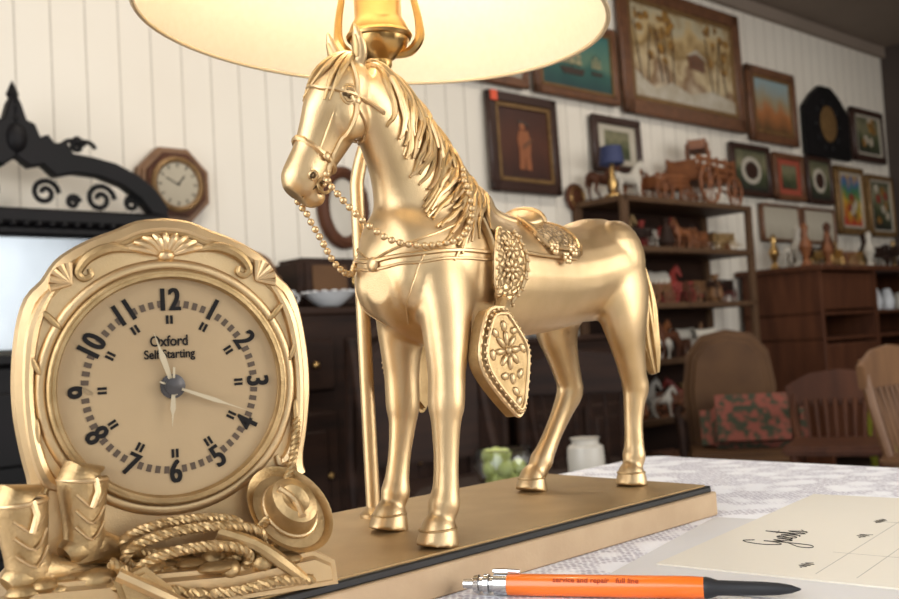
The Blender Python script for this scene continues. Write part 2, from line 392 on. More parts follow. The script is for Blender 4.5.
bd=MB(HM)
def beads(pts,sp=.0043,r=.0019,lift=0):
    q=[V(p) for p in cr_interp(pts,30)]
    out=[q[0]]
    for p in q[1:]:
        if (p-out[-1]).length>=sp: out.append(p)
    o2=[]
    for p in out:
        co,n,_,d=bvh.find_nearest(p)
        need=r+(lift if p.z>.160 else 0)
        if (p-co).dot(n)<need and d<.02: p=co+n*need
        bd.ell(p,(r,r,r),gold,sub=6); o2.append(p)
    bd.tube(o2,.0005,gold,5)
beads([(.1325,-.003,.190),(.128,.004,.179),(.122,.012,.167),(.112,.020,.156),(.100,.026,.152),(.085,.031,.152),(.068,.034,.157),(.057,.032,.170),(.054,.027,.186),(.050,.016,.196)],lift=.003)
beads([(.1330,-.021,.184),(.130,-.017,.170),(.1265,-.012,.158),(.118,-.013,.147),(.108,-.015,.141),(.098,-.019,.142),(.086,-.024,.150),(.066,-.026,.168)])
bd.finish('bead_chain_reins',horse)
# saddle
sd=MB(HM)
def tsec(x):
    q=cr_interp(TORSO,12)
    for a,b in zip(q,q[1:]):
        if a[0]<=x<=b[0]:
            f=(x-a[0])/(b[0]-a[0]+1e-9); return [a[i]+(b[i]-a[i])*f for i in range(5)]
    return q[0]
def grid2(vs,R,nu,nw,m):
    fs=[];B=(nu+1)*R
    for i in range(nu):
        for k in range(nw):
            a=i*R+k; fs.append((B+a,B+a+1,B+a+R+1,B+a+R)); fs.append((a,a+R,a+R+1,a+1))
        for k in (0,nw):
            a=i*R+k; fs.append((a,a+R,B+a+R,B+a))
    for k in range(nw):
        for i in (0,nu):
            a=i*R+k; fs.append((a,a+1,B+a+1,B+a))
    sd.add(vs,fs,m)
def drape(x0,x1,thmax,off,m,thick=.002,nx=16,nt=26,rnd=.25):
    vs=[]
    for lay in (0,1):
        for i in range(nx+1):
            fx=i/nx; x=x0+(x1-x0)*fx
            e=max(0,abs(fx-.5)*2-(1-rnd))/rnd
            tm=thmax*(1-.22*e*e)
            a=tsec(x)
            for k in range(nt+1):
                th=-tm+2*tm*k/nt
                p=V((x,math.sin(th)*(a[3]+.004),a[2]+math.cos(th)*(a[4]+.002)))
                p=snap(p,off+(thick if lay else 0)); vs.append(p)
    R=nt+1; B=(nx+1)*R
    grid2(vs,R,nx,nt,m)
    for sg in (1,-1):
        rim=[vs[B+i*R+(nt if sg>0 else 0)] for i in range(nx+1)]
        sd.tube(rim,.0010,gold,6)
    for i in (0,nx):
        sd.tube([vs[B+i*R+k] for k in range(R)],.0010,gold,6)
drape(-.052,.036,1.22,.0003,gold,.0016)
drape(-.048,-.006,1.08,.0020,tool,.0020)
sd.loft([(.037,0,.176,.012,.009),(.032,0,.180,.0190,.0125),(.025,0,.1795,.0200,.0125),(.015,0,.1745,.0170,.0080),(.002,0,.1715,.0165,.0065),(-.012,0,.1700,.0175,.0062),(-.021,0,.1710,.0195,.0070),(-.027,0,.1725,.0190,.0085),(-.031,0,.1720,.0150,.0078),(-.033,0,.1705,.008,.004)],gold,seg=28,n=4)
sd.tube([(-.029,.0185*math.cos(w),.1715+.0102*math.sin(w)) for w in [pi*k/14 for k in range(15)]],.0016,gold,8)
sd.lathe([(.0042,0),(.0032,.005),(.0030,.008),(.0056,.0095),(.0062,.0112),(.0042,.0126),(.0001,.0129)],gold,Matrix.Translation((.028,0,.189))@Matrix.Rotation(.25,4,'Y'),20)
for sg in (1,-1):
    def fpt(u,w,o):
        z=.172-.058*u; x=.027+.010*u+w*(.0065+.0070*math.sin(pi*min(1,u*1.05))**.8)
        return snap((x,sg*.05,z),o)
    vs=[];nu,nw=18,8
    for lay in (0,1):
        for i in range(nu+1):
            for k in range(nw+1): vs.append(fpt(i/nu,-1+2*k/nw,.0024+(.0024 if lay else 0)))
    R=nw+1;B=(nu+1)*R
    grid2(vs,R,nu,nw,tool)
    rimp=[vs[B+i*R] for i in range(nu+1)]+[vs[B+nu*R+k] for k in range(1,nw+1)]+[vs[B+i*R+nw] for i in range(nu-1,-1,-1)]
    sd.tube(rimp,.0012,gold,6)
    for i,pp in enumerate(rimp[::2]): sd.ell(pp+V((0,sg*.0012,0)),(.0012,)*3,gold,sub=5)
    for (u,k8) in ((.30,8),(.58,8)):
        c=fpt(u,0,.0052)
        for k in range(k8):
            w=2*pi*k/k8; sd.ell(snap(c+V((.0042*math.cos(w),0,.0042*math.sin(w))),.0055),(.0024,.0010,.0014),gold,rot=(0,-w,0),sub=6)
        sd.ell(c,(.0018,.0016,.0018),gold,sub=6)
    sd.tube([snap((.042,sg*.05,z),.0022) for z in (.176,.162,.148,.136,.126)],.0024,gold,8,n=3,flat=.5)
    tx=.0535 if sg>0 else .030
    TM=Matrix.Translation((tx,sg*.0425,.0915))@Matrix.Rotation(.10*sg,4,'X')@Matrix.Rotation(.06,4,'Y')
    prof=[(-.006,.026),(.006,.026),(.014,.017),(.0205,.004),(.0195,-.006),(.012,-.017),(.002,-.028),(-.003,-.032),(-.008,-.028),(-.014,-.016),(-.0195,-.002),(-.019,.007),(-.012,.018)]
    q=cr_interp(prof+[prof[0]],3)[:-1]
    sd.poly(q,-.0065,.0065,gold_d,.0035,3,TM)
    yy=sg*.0068
    sd.tube([(x*.86,yy,z*.88-.0005) for x,z in q],.0009,gold,6,True,TM)
    sd.tube([(x*1.0,yy*.6,z*1.0) for x,z in q],.0012,gold,6,True,TM)
    for i in range(0,len(q),1):
        x,z=q[i]; sd.ell(TM@V((x*.93,yy,z*.94)),(.0009,)*3,gold,sub=4)
    for k in range(8):
        w=2*pi*k/8
        sd.ell(TM@V((.0065*math.cos(w),yy,.003+.0065*math.sin(w))),(.0042,.0014,.0019),gold,rot=(0,-w,0),sub=6)
    sd.ell(TM@V((0,yy,.003)),(.0022,.0020,.0022),gold,sub=6)
    for k,(x,z) in enumerate([(0,-.012),(-.001,-.019),(.006,-.010),(-.007,-.010),(0,.016),(.008,.013),(-.008,.013),(-.002,-.024),(.013,.002),(-.013,.003)]):
        sd.ell(TM@V((x,yy,z)),(.0022,.0012,.0032),gold,rot=(0,k*.8,0),sub=6)
    sd.tube([fpt(.97,0,.004),(tx-.008,sg*.041,.120),(tx-.003,sg*.042,.114)],.0042,gold,8)
    for (x,z) in [(-.036,.160),(-.026,.153),(-.016,.160)]:
        c=snap((x,sg*.05,z),.0042)
        for k in range(6):
            w=2*pi*k/6; sd.ell(snap(c+V((.0028*math.cos(w),0,.0028*math.sin(w))),.0042),(.0018,.0009,.0018),gold,sub=5)
sd.finish('western_saddle',horse)
# ------------------------------------------------------------------ LAMP
lamp=empty('table_lamp')
b=MB(BM)
b.box((-.235,.0775,.0078),(.47,.155,.0152),gold_side,bev=.0008)
b.box((-.235,.0775,.0172),(.4655,.1505,.0040),black,bev=.0008,seg=1)
b.box((-.235,.0775,.0187),(.461,.146,.0026),gold_b,bev=.0008,seg=2)
b.finish('base_board',lamp)
PX,PY=-.0525,.603; LX,LY=-.034,.603
p=MB(Matrix.Translation((0,0,ZB)))
p.tube([(PX,PY,0),(PX,PY,.06),(PX,PY,.12),(PX,PY,.19),(PX+.001,PY,.205),(PX+.006,PY,.222),(LX-.004,LY,.238),(LX,LY,.252),(LX,LY,.275)],[.0043]*7+[.0050]*2,gold,14,n=4)
LT=Matrix.Translation((PX,PY,0)); p.lathe([(.0085,0),(.0085,.002),(.006,.004),(.0045,.006)],gold,LT,20)
LM=Matrix.Translation((LX,LY,0))
p.lathe([(.0058,.245),(.0058,.270),(.0070,.272),(.0070,.275),(.010,.277),(.0155,.281),(.0180,.287),(.0185,.293),(.0165,.298),(.0145,.301),(.0145,.328),(.017,.331),(.017,.343),(.010,.346)],brassm,LM,36)
for sg in (1,-1):
    p.tube([(LX+sg*.008,LY,.279),(LX+sg*.018,LY,.280),(LX+sg*.0245,LY,.288),(LX+sg*.0245,LY,.300),(LX+sg*.022,LY,.33),(LX+sg*.040,LY,.38),(LX+sg*.038,LY,.43),(LX+sg*.015,LY,.462),(LX,LY,.466)],[.0028,.0030,.0030,.0024]+[.0018]*5,brassm,8,n=4)
p.tube([(LX+.0180*math.cos(w),LY+.0180*math.sin(w),.290) for w in [2*pi*k/24 for k in range(24)]],.0024,brassm,8,True)
p.finish('pole_and_socket',lamp)
bl=MB(Matrix.Translation((LX,LY,ZB+.38)))
bulbm=nmat('bulb_glow',(1,.90,.72),.5,emis=12)
bl.lathe([(.012,-.036),(.014,-.028),(.024,-.012),(.029,.006),(.026,.020),(.015,.030),(.001,.033)],bulbm,None,24)
bl.finish('light_bulb',lamp)
sh=MB(Matrix.Translation((LX-.003,LY,ZB+.2985))@Matrix.Rotation(math.radians(4.5),4,'Y'))
R0,R1,HH=.142,.085,.165
sh.lathe([(R0,0),(R1,HH),(R1-.0008,HH),(R0-.0008,.0),(R0,0)],shadem,None,72,cap=False)
for r,z in ((R0,0.001),(R1,HH)):
    sh.ring((0,0,z),r,.0016,shade_trim,'Z',72)
for k in range(3):
    w=2*pi*k/3+.4; sh.tube([(0,0,HH-.006),(R1*math.cos(w),R1*math.sin(w),HH-.001)],.0012,brassm,6)
sh.finish('lampshade',lamp)
lt=bpy.data.lights.new('bulb_light','POINT'); lt.energy=1.6; lt.color=(1,.91,.74); lt.shadow_soft_size=.03
lo=bpy.data.objects.new('bulb_light',lt); lo.location=(LX+.0,LY-.0,ZB+.435); SC.collection.objects.link(lo); lo.parent=lamp
# ------------------------------------------------------------------ MANTEL CLOCK
clock=empty('mantel_clock')
c=MB(CM)
half=[(0,.0695),(.010,.0683),(.019,.0645),(.027,.0615),(.035,.0575),(.042,.0525),(.0475,.0445),(.0535,.038),(.0570,.026),(.0590,.008),(.0588,-.008),(.0565,-.024),(.0545,-.034),(.0545,-.042),(.058,-.050),(.060,-.058),(.060,-.072),(.060,-.0885)]
out=cr_interp(half,3); full=[(x,z) for x,z in out]+[(-x,z) for x,z in reversed(out[1:])]
c.poly(full,.0,.046,gold,.008,5)
def outl(sc,y,r,m,dz=0,zc=-.045):
    a=[(x*sc,y,z*sc+dz) for x,z in full if z>zc]
    i0=max(range(len(a)),key=lambda i:(V(a[i])-V(a[i-1])).length); a=a[i0:]+a[:i0]
    c.tube(a,r,m,8)
outl(.975,.004,.0046,gold); outl(.925,.0003,.0012,gold_d,.001)
def disc(R,y,m,th=.001,seg=72):
    c.lathe([(R,0),(R,th)],m,Matrix.Translation((0,y,0))@Matrix.Rotation(pi/2,4,'X'),seg)
disc(.0475,.0,dial,.002)
def dring(R,y,r,m): c.ring((0,y,0),R,r,m,'Y',96,tseg=10)
dring(.0480,-.0035,.0017,gold_d); dring(.0514,.0005,.0030,gold); dring(.0462,-.0028,.0007,gold_d)
c.lathe([(.0475,.002),(.0475,.006),(.0462,.0062),(.0455,.002)],gold_d,Matrix.Rotation(pi/2,4,'X'),96,cap=False)
for k in range(-4,5):
    a=math.radians(90-k*17); 
    c.tube([(.003*math.cos(a),-.0005,.0555+.001*math.sin(a)),(.010*math.cos(a),-.0022,.0555+.0068*math.sin(a)),(.0165*math.cos(a),-.0010,.0555+.0094*math.sin(a))],[.0007,.0018,.0009],gold,8,n=3)
c.ell((0,-.001,.0555),(.0035,.0025,.0025),gold,sub=8)
for sg in (1,-1):
    c.tube([(sg*.012,-.0005,.0575),(sg*.022,-.0015,.0590),(sg*.031,-.0015,.0555),(sg*.0355,-.001,.0495),(sg*.0335,-.001,.0465),(sg*.0305,-.001,.0478),(sg*.0312,-.001,.0505)],[.0006,.0022,.0024,.0019,.0015,.0012,.0009],gold_d,8,n=5)
    for k in range(5):
        a=math.radians(85-k*24)
        c.tube([(sg*.0385,-.001,.0445),(sg*(.0385+.0085*math.cos(a)),-.0018,.0445+.0085*math.sin(a))],[.0008,.0019],gold,8)
    c.tube([(sg*.044,-.0005,.0440),(sg*.0490,-.001,.0370),(sg*.0535,-.001,.0255),(sg*.0558,-.001,.008),(sg*.0556,-.001,-.010),(sg*.0535,-.001,-.024),(sg*.0500,-.001,-.034),(sg*.0455,-.001,-.037),(sg*.0440,-.001,-.0335)],[.0008,.0020,.0026,.0022,.0022,.0026,.0028,.0020,.0010],gold,8,n=5)
    for k,z in enumerate((.030,.013,-.015)):
        c.ell((sg*(math.sqrt(max(0,.0556**2-z*z))-.0002),-.0020,z),(.0014,.0012,.0060),gold_d,rot=(0,sg*(.25+z*16),0),sub=8)
c.poly([(-.071,-.0882),(.062,-.0882),(.061,-.078),(.052,-.073),(.02,-.075),(-.03,-.072),(-.062,-.070),(-.070,-.078)],-.026,.044,gold,.003,3)
for k in range(34):
    x=random.uniform(-.062,.056); c.ell((x,random.uniform(-.024,-.006),-.074+random.uniform(-.002,.003)),(random.uniform(.004,.009),.006,random.uniform(.002,.005)),gold_d,sub=6)
def rope(pts,R,m,turn=900):
    q=[V(a) for a in cr_interp([tuple(p) for p in pts],14)]
    acc=[0];d=0
    for i in range(1,len(q)): d+=(q[i]-q[i-1]).length; acc.append(d)
    for k in range(3):
        o=[]
        for i in range(len(q)):
            t=(q[min(i+1,len(q)-1)]-q[max(i-1,0)]).normalized(); a=V((0,1,0)).cross(t)
            if a.length<1e-3: a=V((1,0,0))
            a.normalize(); b2=t.cross(a); w=acc[i]*turn+2*pi*k/3
            o.append(q[i]+(a*math.cos(w)+b2*math.sin(w))*R*.55)
        c.tube(o,R*.62,m,6)
for j,(cx,cz,rx,rz,yy) in enumerate([(.000,-.061,.024,.0070,-.014),(.004,-.066,.028,.0090,-.019),(.002,-.072,.023,.0080,-.023)]):
    rope([(cx+rx*math.cos(w),yy-.004*math.sin(w),cz+rz*math.sin(w)) for w in [2*pi*k/12 for k in range(13)]],.0020,gold_d)
rope([(.026,-.018,-.064),(.036,-.014,-.058),(.044,-.008,-.048),(.049,-.004,-.040),(.052,-.003,-.028),(.0535,-.002,-.018)],.0019,gold_d)
rope([(-.03,-.023,-.066),(-.012,-.027,-.078),(.012,-.029,-.083),(.034,-.028,-.082),(.050,-.026,-.084)],.0021,gold_d)
def boot(x,y,z,s=1,lean=0.0):
    Mo=c.M; c.M=CM@Matrix.Translation((x,y,z))@Matrix.Rotation(.45,4,'Z')@Matrix.Rotation(lean,4,'Y')@Matrix.Scale(s,4)
    c.loft([(0,0,.034,.0080,.0090),(0,0,.033,.0088,.0098),(.0005,0,.024,.0080,.0088),(.001,0,.015,.0070,.0077),(.002,0,.009,.0070,.0085),(.003,0,.003,.0062,.0085)],gold_d,S=(0,1,0),seg=20,n=3)
    c.loft([(-.0065,0,.005,.004,.004),(-.003,0,.0065,.0062,.006),(.006,0,.0072,.0066,.0068),(.014,0,.0055,.0066,.0050),(.022,0,.0042,.0058,.0038),(.029,0,.0036,.0030,.0026),(.031,0,.0034,.001,.001)],gold_d,seg=18,n=3)
    c.box((-.003,0,-.001),(.010,.011,.0045),gold_d,bev=.0008)
    c.tube([(-.004,0,.001),(.004,0,.0015),(.014,0,.0004),(.024,0,.0004),(.031,0,.0015)],[.003,.0045,.006,.0055,.002],gold_d,8,n=2,flat=.22)
    c.ring((0,0,.033),.0090,.0009,gold,'Z',20)
    for sg in (-1,1): c.tube([(.0,sg*.0088,.034),(.001,sg*.0094,.029),(-.001,sg*.009,.023)],.0012,gold,6)
    for z in (.027,.021,.015):
        c.tube([(-.006,-.0060,z+.001),(0,-.0085,z-.004),(.006,-.0060,z+.002)],.0006,gold,6,n=3)
    c.tube([(.006,-.006,.006),(.013,-.0055,.007),(.020,-.004,.006)],.0006,gold,6,n=3)
    c.M=Mo
boot(-.0600,-.016,-.0755,1.08,-.04); boot(-.0400,-.008,-.0690,1.04,.08)
Mo=c.M; c.M=CM@Matrix.Translation((.045,-.012,-.057))@Matrix.Rotation(math.radians(58),4,'X')@Matrix.Rotation(.5,4,'Z')
c.lathe([(.001,.011),(.006,.0135),(.0098,.0120),(.0112,.006),(.0115,.001),(.0160,.0006),(.0185,.0030),(.0192,.0034),(.0185,.0018),(.0160,-.0006),(.0110,-.0004),(.001,-.0004)],gold_d,Matrix.Diagonal((.86,1.12,1,1)),36)
c.tube([(-.003,-.008,.0135),(0,0,.0115),(-.003,.008,.0135)],.0016,gold,8,n=3); c.ring((0,0,.002),.0115,.0010,gold,'Z',28,sx=.87,sy=1.12)
c.M=Mo
c.poly([(-.030,-.072),(-.018,-.068),(-.008,-.078),(-.014,-.086),(-.026,-.085)],-.032,-.024,gold_d,.002,2)
c.tube([(-.028,-.029,-.070),(-.016,-.033,-.077),(-.004,-.032,-.085)],.0028,gold,8,n=3)
c.tube([(.012,-.022,-.060),(.026,-.025,-.066),(.036,-.027,-.074),(.046,-.027,-.083)],[.003,.0026,.003,.002],gold_d,8,n=3)
c.finish('case',clock)
dm=MB(CM)
Yd=-.0022
for k in range(60):
    a=2*pi*k/60
    Mx=Matrix.Translation((0,Yd,0))@Matrix.Rotation(a,4,'Y')
    if k%5:
        dm.box((0,0,.0350),(.0020,.0003,.0030),ink_br,M=Mx)
    else:
        dm.box((-.0009,0,.0282),(.0011,.0003,.0036),ink,M=Mx); dm.box((.0009,0,.0282),(.0011,.0003,.0036),ink,M=Mx)
dm.finish('minute_track',clock)
def text(s,x,z,size,rot,par,M,m,y=Yd-.0002,nm='numeral',cond=1,bold=.012):
    cu=bpy.data.curves.new(nm,'FONT'); cu.body=s; cu.size=size; cu.align_x='CENTER'; cu.align_y='CENTER'; cu.extrude=.0001; cu.offset=size*bold
    cu.materials.append(m); o=bpy.data.objects.new(nm,cu); SC.collection.objects.link(o); o.parent=par
    o.matrix_world=M@Matrix.Translation((x,y,z))@Matrix.Rotation(pi/2,4,'X')@Matrix.Rotation(rot,4,'Z')@Matrix.Diagonal((cond,1,1,1))
    return o
for h in range(1,13):
    a=2*pi*h/12; x=math.sin(a)*.0362; z=math.cos(a)*.0362
    rot=-a if h not in (4,5,6,7,8) else -a+pi
    for kk in (-1,0,1):
        text(str(h),x+kk*.00035*math.cos(a),z-kk*.00035*math.sin(a),.0134,rot,clock,CM,ink,nm='numeral_%d'%h,cond=.74,bold=.010,y=Yd-.0002-.00003*kk)
text('Oxford',-.0005,.0190,.0062,0,clock,CM,ink,nm='dial_text',bold=.018,cond=.85); text('Self Starting',-.0005,.0135,.0052,0,clock,CM,ink,nm='dial_text_lower',bold=.018,cond=.85)
hn=MB(CM)
def hand(ang,L,w,tail,y,m):
    Mx=Matrix.Translation((0,y,0))@Matrix.Rotation(math.radians(ang),4,'Y')
    hn.poly([(-w*.4,-tail),(w*.4,-tail),(w*.5,0),(w,L*.55),(w*.35,L*.7),(0,L),(-w*.35,L*.7),(-w,L*.55),(-w*.5,0)],-.0002,.0002,m,M=Mx)
hand(-17,.024,.0013,.004,-.0045,handm); hand(112,.034,.0009,.006,-.0050,handm); hand(184,.017,.0011,.008,-.0054,handm)
hn.lathe([(.0052,0),(.0052,.0012),(.0035,.0016),(.0035,.0035),(.001,.0042)],hubm,Matrix.Translation((0,-.0028,0))@Matrix.Rotation(pi/2,4,'X'),24)
hn.finish('hands',clock)
# ------------------------------------------------------------------ TABLE + CLOTH
t=MB(BM)
X0,X1,Y0,Y1=-1.05,.26,-.50,.235
t.box(((X0+X1)/2,(Y0+Y1)/2,-.018),(X1-X0-.02,Y1-Y0-.02,.028),woodm,bev=.003)
for x in (X0+.08,X1-.08):
    for y in (Y0+.07,Y1-.07):
        t.lathe([(.018,-ZT),(.022,-ZT+.05),(.016,-ZT+.15),(.028,-.30),(.02,-.22),(.032,-.18),(.032,-.03)],woodm,Matrix.Translation((x,y,0)),16)
t.finish('display_table')
cl=MB(BM)
def cornerpts():
    P=[];r=.02
    for cx,cy,a0 in ((X1-r,Y1-r,0),(X0+r,Y1-r,pi/2),(X0+r,Y0+r,pi),(X1-r,Y0+r,3*pi/2)):
        for k in range(7):
            a=a0+pi/2*k/6; P.append(V((cx+r*math.cos(a),cy+r*math.sin(a),0)))
    o=[]
    for i in range(len(P)):
        a,b2=P[i],P[(i+1)%len(P)]; m_=max(1,int((b2-a).length/.03))
        for k in range(m_): o.append(a.lerp(b2,k/m_))
    return o
per=cornerpts(); N=len(per)
vs=[];rows=[(-.01,-.0),(0,-.002),(.004,-.008),(.008,-.05),(.012,-.12),(.016,-.19)]
for ri,(o,z) in enumerate(rows):
    for i,pp in enumerate(per):
        nx=1 if abs(pp.x-X1)<.021 else (-1 if abs(pp.x-X0)<.021 else 0); ny=1 if abs(pp.y-Y1)<.021 else (-1 if abs(pp.y-Y0)<.021 else 0)
        dd=V((nx,ny,0)); 
        if dd.length: dd.normalize()
        wv=(.5+.5*math.sin(i*.9))*.02*max(0,(ri-2))/3
        vs.append(pp+dd*(o+wv)+V((0,0,z)))
fs=[list(range(N))]
for ri in range(len(rows)-1):
    for i in range(N):
        j=(i+1)%N; fs.append((ri*N+i,ri*N+j,(ri+1)*N+j,(ri+1)*N+i))
cl.add(vs,fs,lacem); cl.finish('lace_tablecloth')
# ------------------------------------------------------------------ PEN, PAPER
pa,pb=V((.001,.4835,ZT+.0054)),V((.1445,.440,ZT+.0054))
dx=(pb-pa).normalized(); dy=V((0,0,1)).cross(dx)
PM=frame(pa,dx,dy)@Matrix.Rotation(pi/2,4,'Y')
pn=MB(PM)
pn.lathe([(.001,-.002),(.0022,-.0018),(.0024,.003),(.0040,.0035),(.0045,.006),(.0034,.0065),(.0034,.008),(.0047,.0085),(.0048,.011),(.0036,.0115),(.0036,.013),(.0050,.0135),(.0050,.020)],steel,None,24)
pn.lathe([(.0048,.020),(.0050,.022),(.0050,.104),(.0047,.110)],orange,None,28)
pn.lathe([(.0047,.110),(.0048,.111),(.0044,.113),(.0034,.116),(.0030,.135),(.0026,.142),(.0018,.147),(.0007,.150),(.0003,.151)],grey_rub,None,24)
pn.tube([(-.0062,0,.013),(-.0064,0,.018),(-.0060,0,.026)],.0011,steel,8)
pno=pn.finish('ballpoint_pen')
cu=text('service and repair   full line',0,0,.0036,0,pno,Matrix.Identity(4),red_print,y=0,nm='pen_print')
ya=V((0,0,1)).cross(dx)*.72+V((0,0,1))*.69
cu.matrix_world=frame(pa+dx*.062+V((0,0,.0034))-dy*.0039,dx,ya,dx.cross(ya))
d1=V((-.627,-.779,0))
KM=frame(V((.099,.521,ZT+.0004)),-d1,-V((0,0,1)).cross(d1)*1,(0,0,1))
k=MB(KM)
k.box((.118,-.15,.0008),(.236,.30,.0008),paper)
k.box((.060,-.13,.0002),(.18,.30,.0004),paper2,rot=(0,0,.10))
for i in range(12):
    y=-.078-i*.019
    k.box((.118,y,.00125),(.215,.0004,.0001),inkline)
for x in (.06,.15): k.box((x,-.17,.00125),(.0003,.20,.0001),inkline)
def scr(pts,ox,oy,s,r=.00022):
    k.tube([(ox+x*s,oy+y*s*1.5,.0014) for x,y in pts],r,ink,5,n=5)
G=[(1.0,1.6),(.6,2.0),(.1,1.5),(0,.8),(.4,.3),(.9,.7),(1.0,1.2),(1.0,.2),(.8,-.8),(.2,-1.0),(.1,-.5),(1.0,.2),(1.5,.9),(1.5,.3),(1.8,.2),(2.1,.9),(2.1,.3),(2.4,.4),(2.8,.9),(2.5,1.0),(2.5,.3),(2.9,.3),(3.2,1.0),(3.4,.3),(3.1,.2),(3.6,.5),(4.0,1.9),(3.9,.3),(4.2,.3),(4.5,1.0),(4.7,.3),(4.4,.2),(5.2,.6)]
scr(G,.064,-.044,.0088)
scr([(3.6,1.3),(4.4,1.4)],.064,-.044,.0088)
sm=[(i*.35,.5*math.sin(i*2.1)+.3*math.sin(i*3.7)) for i in range(22)]
scr(sm[:9],.10,-.072,.0035,.00012); scr(sm[:12],.02,-.068,.003,.00012); scr(sm[:14],.145,-.068,.003,.00012)
k.finish('guest_sign_in_sheet')
# ------------------------------------------------------------------ ROOM
TA,TB,OB=-1.5,7.8,5.5; CH=3.0
def roombox(name,t0,t1,y0,y1,z0,z1,m):
    q=MB(WM); q.box(((t0+t1)/2,(y0+y1)/2,(z0+z1)/2),(t1-t0,y1-y0,z1-z0),m); return q
q=roombox('wall_back',TA-.1,TB+.1,0.0,.1,0,CH,wallm)
tt=TA
while tt<TB:
    q.box((tt,-.0005,CH/2),(.0035,.003,CH),groovem); tt+=.122
q.finish('wall_back')
roombox('floor',TA-.1,TB+.1,-OB-.1,.1,-.1,0,floorm).finish('floor')
roombox('ceiling',TA-.1,TB+.1,-OB-.1,.1,CH,CH+.1,ceilm).finish('ceiling')
roombox('wall_right',TB,TB+.1,-OB,0,0,CH,darkwall).finish('wall_right')
q=MB(WM)
def wallpart(x0,x1,y0,y1,z0,z1,m=shopwall): q.box(((x0+x1)/2,(y0+y1)/2,(z0+z1)/2),(x1-x0,y1-y0,z1-z0),m)
wallpart(TA-.1,TA,-OB,0,0,.6); wallpart(TA-.1,TA,-OB,0,2.6,CH); wallpart(TA-.1,TA,-OB,-4.6,.6,2.6); wallpart(TA-.1,TA,-1.2,0,.6,2.6)
q.finish('wall_left')
q=MB(WM)
wins=[(-1.1,.9),(1.3,3.3),(4.2,6.2)]
wallpart(TA,TB,-OB-.1,-OB,0,.6); wallpart(TA,TB,-OB-.1,-OB,2.6,CH)
xs=[TA]+[v for w in wins for v in w]+[TB]
for i in range(0,len(xs),2): wallpart(xs[i],xs[i+1],-OB-.1,-OB,.6,2.6)
q.finish('wall_front')
for i,(a,b2) in enumerate(wins):
    q=MB(WM)
    for x in (a,(a+b2)/2,b2): q.box((x,-OB+.0,1.6),(.06,.08,2.0),woodd)
    for z in (.6,2.6): q.box(((a+b2)/2,-OB,z),(b2-a,.08,.06),woodd)
    q.finish('window_%d'%(i+1))
q=MB(WM)
for y in (-4.6,-2.9,-1.2): q.box((TA,y,1.6),(.08,.06,2.0),woodd)
for z in (.6,2.6): q.box((TA,-2.9,z),(.08,3.4,.06),woodd)
q.finish('window_4')
q=MB(WM); q.box(((TA+TB)/2,-.012,.07),(TB-TA,.02,.14),woodd); q.finish('baseboard_back')
q=MB(WM); q.box(((TA+TB)/2,-.02,CH-.04),(TB-TA,.04,.08),ceilm); q.finish('trim_1')
# ------------------------------------------------------------------ PAINTINGS
def painting(name,t0,t1,z0,z1,fm,fw,cm,extra=None,liner=None):
    q=MB(WM@Matrix.Translation(((t0+t1)/2,-.03,(z0+z1)/2))@Matrix.Rotation(-.02,4,'X'))
    w,h=t1-t0,z1-z0
    q.box((0,0,0),(w-fw,.012,h-fw),cm)
    for s in (1,-1):
        q.box((s*(w/2-fw/2),-.004,0),(fw,.035,h),fm,bev=.008); q.box((0,-.004,s*(h/2-fw/2)),(w,.035,fw),fm,bev=.008)
        if liner:
            q.box((s*(w/2-fw*1.15),-.008,0),(fw*.3,.016,h-2*fw),liner); q.box((0,-.008,s*(h/2-fw*1.15)),(w-2*fw,.016,fw*.3),liner)
    if extra: extra(q,w,h)
    return q.finish(name)
fr_dk=nmat('frame_dark',(.04,.016,.01),.4); fr_gd=nmat('frame_gilt',(.28,.16,.06),.45,.4,(.15,.08,.028),30); fr_wd=nmat('frame_walnut',(.17,.068,.028),.45,0,(.085,.034,.015),20)
matb=nmat('mat_board',(.46,.41,.33),.8)
cv_winter=canvas('canvas_winter',[(.15,(.52,.42,.29)),(.30,(.19,.10,.04)),(.42,(.52,.40,.23)),(.55,(.22,.13,.04)),(.68,(.50,.35,.16)),(.80,(.44,.38,.25)),(.92,(.32,.21,.09))],5,.36)
cv_ship=canvas('canvas_ship',[(.15,(.015,.05,.05)),(.4,(.03,.10,.08)),(.5,(.10,.18,.12)),(.8,(.05,.15,.13)),(.95,(.02,.07,.08))],4,.15)
cv_dark=canvas('canvas_dark',[(.1,(.03,.009,.005)),(.5,(.075,.022,.010)),(.9,(.04,.012,.007))],4,.2)
cv_land=canvas('canvas_land',[(.15,(.10,.05,.018)),(.4,(.36,.13,.04)),(.55,(.30,.24,.14)),(.8,(.25,.33,.34))],4,.2)
cv_blue=canvas('canvas_lake',[(.15,(.02,.06,.07)),(.45,(.05,.18,.22)),(.6,(.18,.30,.32)),(.9,(.08,.20,.26))],4,.2)
cv_print=canvas('canvas_print',[(.1,(.40,.35,.27)),(.5,(.48,.43,.34)),(.9,(.42,.37,.29))],6,.2)
cv_grn=canvas('canvas_green',[(.15,(.02,.02,.015)),(.45,(.06,.07,.03)),(.6,(.20,.18,.10)),(.9,(.08,.08,.045))],6,.3)
cv_col=canvas('canvas_colour',[(.15,(.38,.04,.02)),(.4,(.52,.30,.03)),(.6,(.05,.17,.06)),(.75,(.05,.11,.28)),(.9,(.45,.26,.05))],5,.4)
skin=nmat('painted_figure',(.28,.09,.03),.6); sail=nmat('painted_sail',(.34,.30,.17),.6); hull=nmat('painted_hull',(.05,.03,.02),.6); snow=nmat('painted_snow',(.52,.47,.38),.6,0,(.34,.27,.18),12); autumn=nmat('painted_autumn',(.34,.17,.03),.6,0,(.14,.07,.02),30,rampw=.1)
